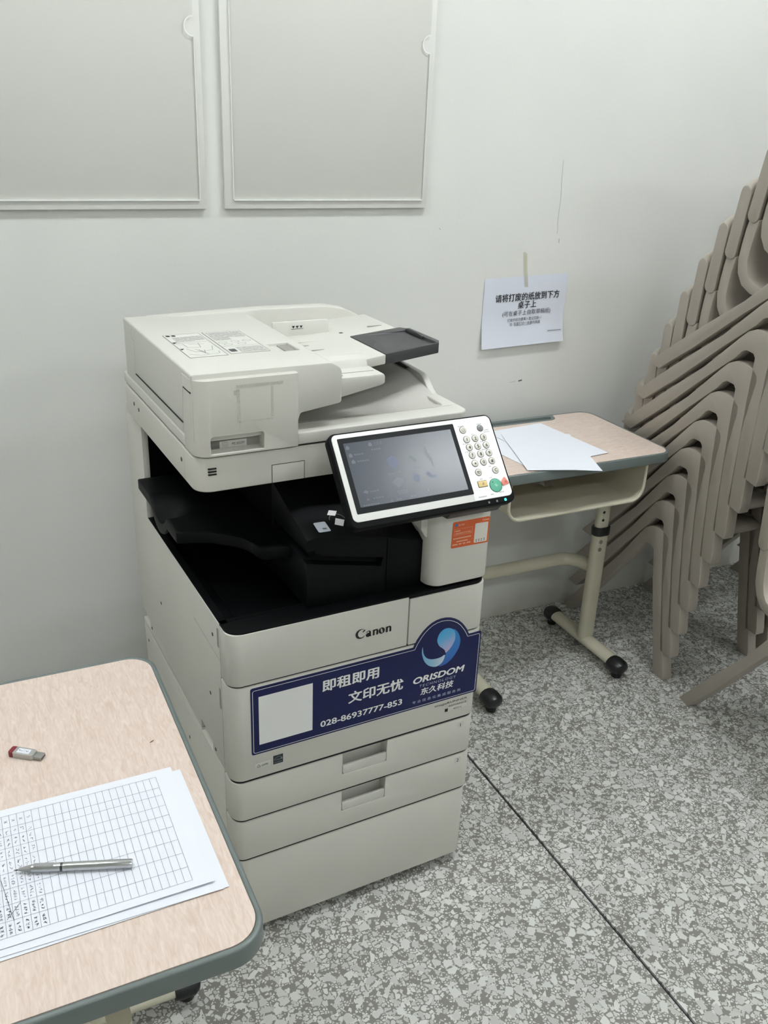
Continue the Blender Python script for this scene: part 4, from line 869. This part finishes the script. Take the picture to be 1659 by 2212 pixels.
# loose sheets on the far desk
def paper(name, cx, cy, z, w, h, rz, label, cat, group, bend=None, m=PAPER):
    def fn(u, v):
        x, y = (u - 0.5) * w, (v - 0.5) * h
        return (x, y, bend(u, v) if bend else 0.0)
    o = obj(name, sheet(9, 33, fn, 0.0002), m, None, loc=(cx, cy, z), rot=(0, 0, rz))
    return tag(o, label, cat, group)
ZD = 0.7462
paper('paper_sheet', 1.455, -0.285, ZD, 0.21, 0.297, math.radians(8), 'white sheet of paper on the far desk, lowest of the three and nearest the copier', 'paper', 'loose sheets on the far desk')
paper('paper_sheet', 1.535, -0.272, ZD + 0.0012, 0.21, 0.297, math.radians(6), 'white sheet of paper on the far desk, middle one sticking out to the right', 'paper', 'loose sheets on the far desk', lambda u, v: 0.0)
paper('paper_sheet', 1.497, -0.343, ZD + 0.0026, 0.21, 0.297, math.radians(-18.5), 'topmost white sheet on the far desk, its corner hanging over the front edge', 'paper', 'loose sheets on the far desk', lambda u, v: -0.004 * max(0, (u - 0.6)) * max(0, 0.3 - v) * 8)
pc = paper('paper_scrap', 1.548, -0.27, 0.6095, 0.055, 0.03, math.radians(-30), 'crumpled paper scrap lying in the far desk book box', 'paper', None, lambda u, v: 0.008 * abs(math.sin(4 * u + 1)) + 0.004 * v, mat('scrap_paper', (190, 188, 182), 0.85))

# sheets on the near desk
fz = ZD
paper('paper_sheet', 0.066, -1.392, fz, 0.290, 0.232, math.radians(0.6), 'white blank sheet on the near desk, bottom of the pile under the table form', 'paper', 'sheets piled on the near desk')
paper('paper_sheet', 0.062, -1.391, fz + 0.0010, 0.290, 0.230, math.radians(-0.8), 'white blank sheet on the near desk, just beneath the table form', 'paper', 'sheets piled on the near desk')
form = paper('form_sheet', 0.046, -1.381, fz + 0.0022, 0.304, 0.228, math.radians(0.0), 'white sign-in sheet printed with a table and handwriting, topmost on the near desk', 'paper', None, lambda u, v: 0.05 * max(0, 0.062 - v) * max(0, u - 0.3))
LINE = mat('table_line_ink', (120, 122, 134), 0.7); PEN = mat('pen_ink', (52, 56, 70), 0.7)
zl = 0.0005
cols = [0.128 - 0.0091 * k for k in range(31)]
rows_ = [0.100, 0.077, 0.0615, 0.040, 0.0205, -0.003, -0.0285, -0.0535, -0.078, -0.101]
obj('table_lines', strips([((x, rows_[0]), (x, rows_[-1])) for x in cols] + [((cols[0], y), (cols[-1], y)) for y in rows_], 0.0004, 'z', zl), LINE, form)
hand = bmesh.new(); rnd = random.Random(3)
for ci_ in range(18, 30):
    x = (cols[ci_] + cols[ci_ + 1]) / 2
    for ri in range(9):
        yc = (rows_[ri] + rows_[ri + 1]) / 2
        if ri == 0:
            s = 0.0018
            if ci_ == 18: segs = [((x - s, yc), (x, yc - s)), ((x, yc - s), (x + s * 1.4, yc + s))]
            else: segs = [((x - s, yc - s), (x + s, yc + s)), ((x - s, yc + s), (x + s, yc - s))]
            strips(segs, 0.0004, 'z', zl, hand)
            continue
        nchar = {1: 1, 2: 2, 3: 2, 4: 2, 5: 4, 6: 4, 7: 4, 8: 3}[ri]
        hgt = (rows_[ri] - rows_[ri + 1]) * 0.72
        for q in range(nchar):
            y0 = yc - hgt / 2 + hgt * q / nchar; P0 = None
            ns = 3 if ri < 7 else 6
            for _ in range(ns):
                a = (x + rnd.uniform(-0.0022, 0.0022), y0 + rnd.uniform(0, hgt / nchar * 0.8)); b_ = (x + rnd.uniform(-0.0022, 0.0022), y0 + rnd.uniform(0, hgt / nchar * 0.8))
                strips([(P0 or a, b_)], 0.00038, 'z', zl, hand); P0 = b_ if rnd.random() < 0.5 else None
strips([((cols[22], -0.08), (cols[23], -0.01)), ((cols[23] + 0.002, -0.075), (cols[21], -0.055))], 0.0005, 'z', zl, hand)
obj('handwriting', hand, PEN, form)

# fountain pen
PM = mat('brushed_metal', (186, 188, 188), 0.22, metal=0.9); PD = mat('pen_grip', (150, 150, 148), 0.4, metal=0.3)
pa, pb = Vector((-0.0195, -1.386, 0)), Vector((0.1125, -1.4325, 0)); pl_ = (pb - pa).length
pr = empty('fountain_pen', (pa.x, pa.y, fz + 0.0026), math.atan2(pb.y - pa.y, pb.x - pa.x)); tag(pr, 'silver metal pen without its cap lying across the table form', 'pen')
R = 0.0056
obj('barrel', tube([(0.058, 0, R), (0.066, 0, R), (0.10, 0, R), (pl_ - 0.002, 0, R), (pl_, 0, R)], [R * 0.97, R, R, R * 1.0, R * 0.9], 20), PM, pr)
obj('barrel_ring', tube([(0.055, 0, R), (0.058, 0, R)], R * 0.94, 20), mat('pen_ring', (70, 70, 72), 0.3, metal=0.6), pr)
obj('grip_section', tube([(0.021, 0, R), (0.030, 0, R), (0.048, 0, R), (0.055, 0, R)], [R * 0.82, R * 0.9, R * 0.95, R * 0.98], 20), PM, pr)
obj('grip_inlay', box(0.024, 0.047, -0.0026, 0.0026, R * 1.80, R * 1.96), mat('pen_inlay', (158, 158, 158), 0.4, metal=0.4), pr)
obj('nib_shroud', tube([(0.005, 0, R * 0.75), (0.010, 0, R * 0.85), (0.016, 0, R * 0.95), (0.021, 0, R)], [0.0012, 0.0026, 0.0038, 0.0046], 16), PD, pr)
obj('nib_tip', tube([(0.0, 0, R * 0.7), (0.0055, 0, R * 0.75)], [0.0004, 0.0010], 8), mat('pen_nib', (60, 60, 62), 0.3, metal=0.6), pr)

# usb stick
ur = empty('usb_stick', (0.0155, -1.1605, ZD - 0.0008), math.radians(-36)); tag(ur, 'silver usb stick with a dark red end cap on the near desk', 'usb stick')
um = mat('usb_metal', (176, 176, 172), 0.35, metal=0.6)
obj('body', prism(rpoly([(-0.016, -0.0075), (0.012, -0.0075), (0.0155, -0.0055), (0.0155, 0.0055), (0.012, 0.0075), (-0.016, 0.0075)], 0.001, 3), 'z', 0.0, 0.0085), um, ur, bevel=0.001)
obj('end_cap', prism(rpoly([(-0.023, -0.0075), (-0.016, -0.0075), (-0.016, 0.0075), (-0.023, 0.0075)], [0.003, 0, 0, 0.003], 4), 'z', 0.0, 0.0086), mat('usb_red', (120, 28, 40), 0.35), ur, bevel=0.0006)
obj('connector', box(0.0155, 0.0275, -0.006, 0.006, 0.0018, 0.0063), mat('usb_plug', (150, 150, 146), 0.35, metal=0.5), ur, bevel=0.0004)
obj('connector_opening', box(0.0272, 0.0278, -0.0052, 0.0052, 0.0025, 0.0040), INK, ur)
ul = obj('label', flat([(-0.011, -0.0048), (0.008, -0.0048), (0.008, 0.0048), (-0.011, 0.0048)], 'z', 0.0087), PAPER, ur)
us = bmesh.new()
for q in range(7):
    x = -0.009 + 0.0023 * q
    strips([((x + rnd.uniform(-.0008, .0008), rnd.uniform(-.0025, .0025)), (x + rnd.uniform(-.0008, .0008), rnd.uniform(-.0025, .0025))) for _ in range(3)], 0.0004, 'z', 0.0089, us)
obj('handwriting', us, PEN, ur)
# small dry crumb
cr = obj('wood_crumb', prism([(-0.004, 0), (0.0, 0.0007), (0.004, 0.0003), (0.001, -0.0008)], 'z', 0, 0.0008), mat('crumb', (96, 62, 48), 0.8), None, loc=(0.187, -1.197, 0.7452), rot=(0, 0, 0.5)); tag(cr, 'tiny brown crumb on the near desk beside the copier', 'crumb')

# ------------------------------------------------------------------ stacking chairs
CWID = 0.40
def make_chair():
    r = empty('stacking_chair')
    fr = [(.016, 0), (.064, 0), (.160, .120), (.277, .279), (.354, .377), (.367, .400), (.378, .409), (.404, .410), (.413, .402), (.434, .297), (.464, .165), (.502, 0), (.549, 0), (.5475, .02), (.512, .165), (.483, .30), (.475, .40), (.474, .445), (.468, .463), (.452, .474), (.413, .477), (.386, .471), (.364, .456), (.345, .430), (.262, .307), (.139, .158)]
    for s in (0, 1):
        x0 = 0.0 if s == 0 else CWID - 0.036
        obj('leg_frame', prism([(-a, b_) for a, b_ in fr], 'x', x0, x0 + 0.036), CHAIR, r, bevel=0.0022, seg=2, ang=25)
    # seat shell: thick curved sheet
    cl = [(.199, .600), (.200, .565), (.2035, .53), (.209, .495), (.221, .467), (.241, .4475), (.270, .4395), (.32, .4385), (.38, .446), (.42, .453), (.452, .456), (.474, .453), (.486, .446)]
    th = [.017, .017, .017, .017, .017, .016, .015, .012, .011, .011, .011, .011, .008]
    L_, R_ = [], []
    for i, p in enumerate(cl):
        a = Vector(cl[max(0, i-1)]); b_ = Vector(cl[min(len(cl)-1, i+1)]); t = (b_ - a).normalized(); n = Vector((-t.y, t.x))
        L_.append(Vector(p) + n * th[i]); R_.append(Vector(p) - n * th[i])
    poly = [(-p.x, p.y) for p in L_ + R_[::-1]]
    obj('seat', prism(poly, 'x', 0.030, CWID - 0.030), CHAIR, r, bevel=0.004, seg=2, ang=40)
    # backrest: bowed plate with rounded edges
    prof = []
    for k in range(9): t = PI * k / 8; prof.append((0.5 + 0.5 * math.cos(t), 1, math.sin(t)))
    nx = 17; bm_ = bmesh.new(); rings = []
    for i in range(nx):
        u = i / (nx - 1); x = 0.026 + (CWID - 0.052) * u
        q = 1 - (2 * u - 1) ** 2; bow = -0.022 * q; tz_ = 0.776 + 0.030 * (1 - abs(2 * u - 1) ** 3.2); bz = 0.588
        ring = []
        hw = 0.0185
        for k in range(10):
            t = PI * k / 9; ring.append((math.cos(t) * hw, tz_ - hw * 1.2 + math.sin(t) * hw * 1.2))
        for k in range(10):
            t = PI + PI * k / 9; ring.append((math.cos(t) * hw * 1.08, bz + hw + math.sin(t) * hw))
        vs = []
        for (ds, z) in ring:
            sc_ = 0.1955 - (z - 0.588) * 0.088 + bow
            vs.append(bm_.verts.new((x, -(sc_ + ds), z)))
        rings.append(vs)
    n = len(rings[0])
    for a, b_ in zip(rings, rings[1:]):
        for k in range(n): bm_.faces.new((a[k], a[(k+1) % n], b_[(k+1) % n], b_[k]))
    bm_.faces.new(rings[0][::-1]); bm_.faces.new(rings[-1]); bmesh.ops.recalc_face_normals(bm_, faces=bm_.faces[:])
    obj('backrest', bm_, CHAIR, r, bevel=0.003, ang=60, sharp=50)
    return r
def copy_tree(o):
    c = o.copy(); COL.objects.link(c)
    for ch in list(o.children):
        k = ch.copy(); COL.objects.link(k); k.parent = c
    return c
ORD = ['bottom', 'second', 'third', 'fourth', 'fifth', 'sixth', 'seventh', 'eighth', 'ninth', 'topmost']
proto = make_chair()
def apex(k): return (0.00169676*k*k + 0.02201432*k + 0.37435921, -5.70537716e-05*k*k + 0.0958439981*k + 0.406749629)
for k in range(10):
    c_ = proto if k == 0 else copy_tree(proto)
    th_ = math.radians(1.62 * k); (s0, z0), (sk, zk) = apex(0), apex(k)
    y, z = -s0 * math.cos(th_) - z0 * math.sin(th_), -s0 * math.sin(th_) + z0 * math.cos(th_)
    c_.location = (1.885, -sk - y, zk - z + (0.0 if k else 0.0)); c_.rotation_euler = (th_, 0, 0)
    lab = {0: 'beige plastic chair at the bottom of the leaning stack, legs on the floor', 9: 'beige plastic chair at the very top of the leaning stack'}.get(k, 'beige plastic chair, %s from the bottom of the leaning stack' % ORD[k])
    tag(c_, lab, 'chair', 'chairs in the leaning stack')
for k in range(9):  # unseen stack added to block light behind the first; inferred from the dark gaps
    c_ = copy_tree(proto); th_ = math.radians(1.62 * k); (s0, z0), (sk, zk) = apex(0), apex(k)
    y, z = -s0 * math.cos(th_) - z0 * math.sin(th_), -s0 * math.sin(th_) + z0 * math.cos(th_)
    c_.location = (2.325, -sk - y - 0.01, zk - z); c_.rotation_euler = (th_, 0, 0)
    tag(c_, 'beige plastic chair, %s in the added second stack that darkens the gaps beyond the leaning stack' % {0: 'bottom one', 8: 'top one'}.get(k, ORD[k] + ' from the bottom'), 'chair', 'chairs in the added second stack')
c2 = copy_tree(proto); c2.location = (1.874, -0.622, 0.0); c2.rotation_euler = (0, 0, math.radians(-10.5))
tag(c2, 'beige plastic chair standing alone in front of the stack at the right photo edge', 'chair', 'single chairs')
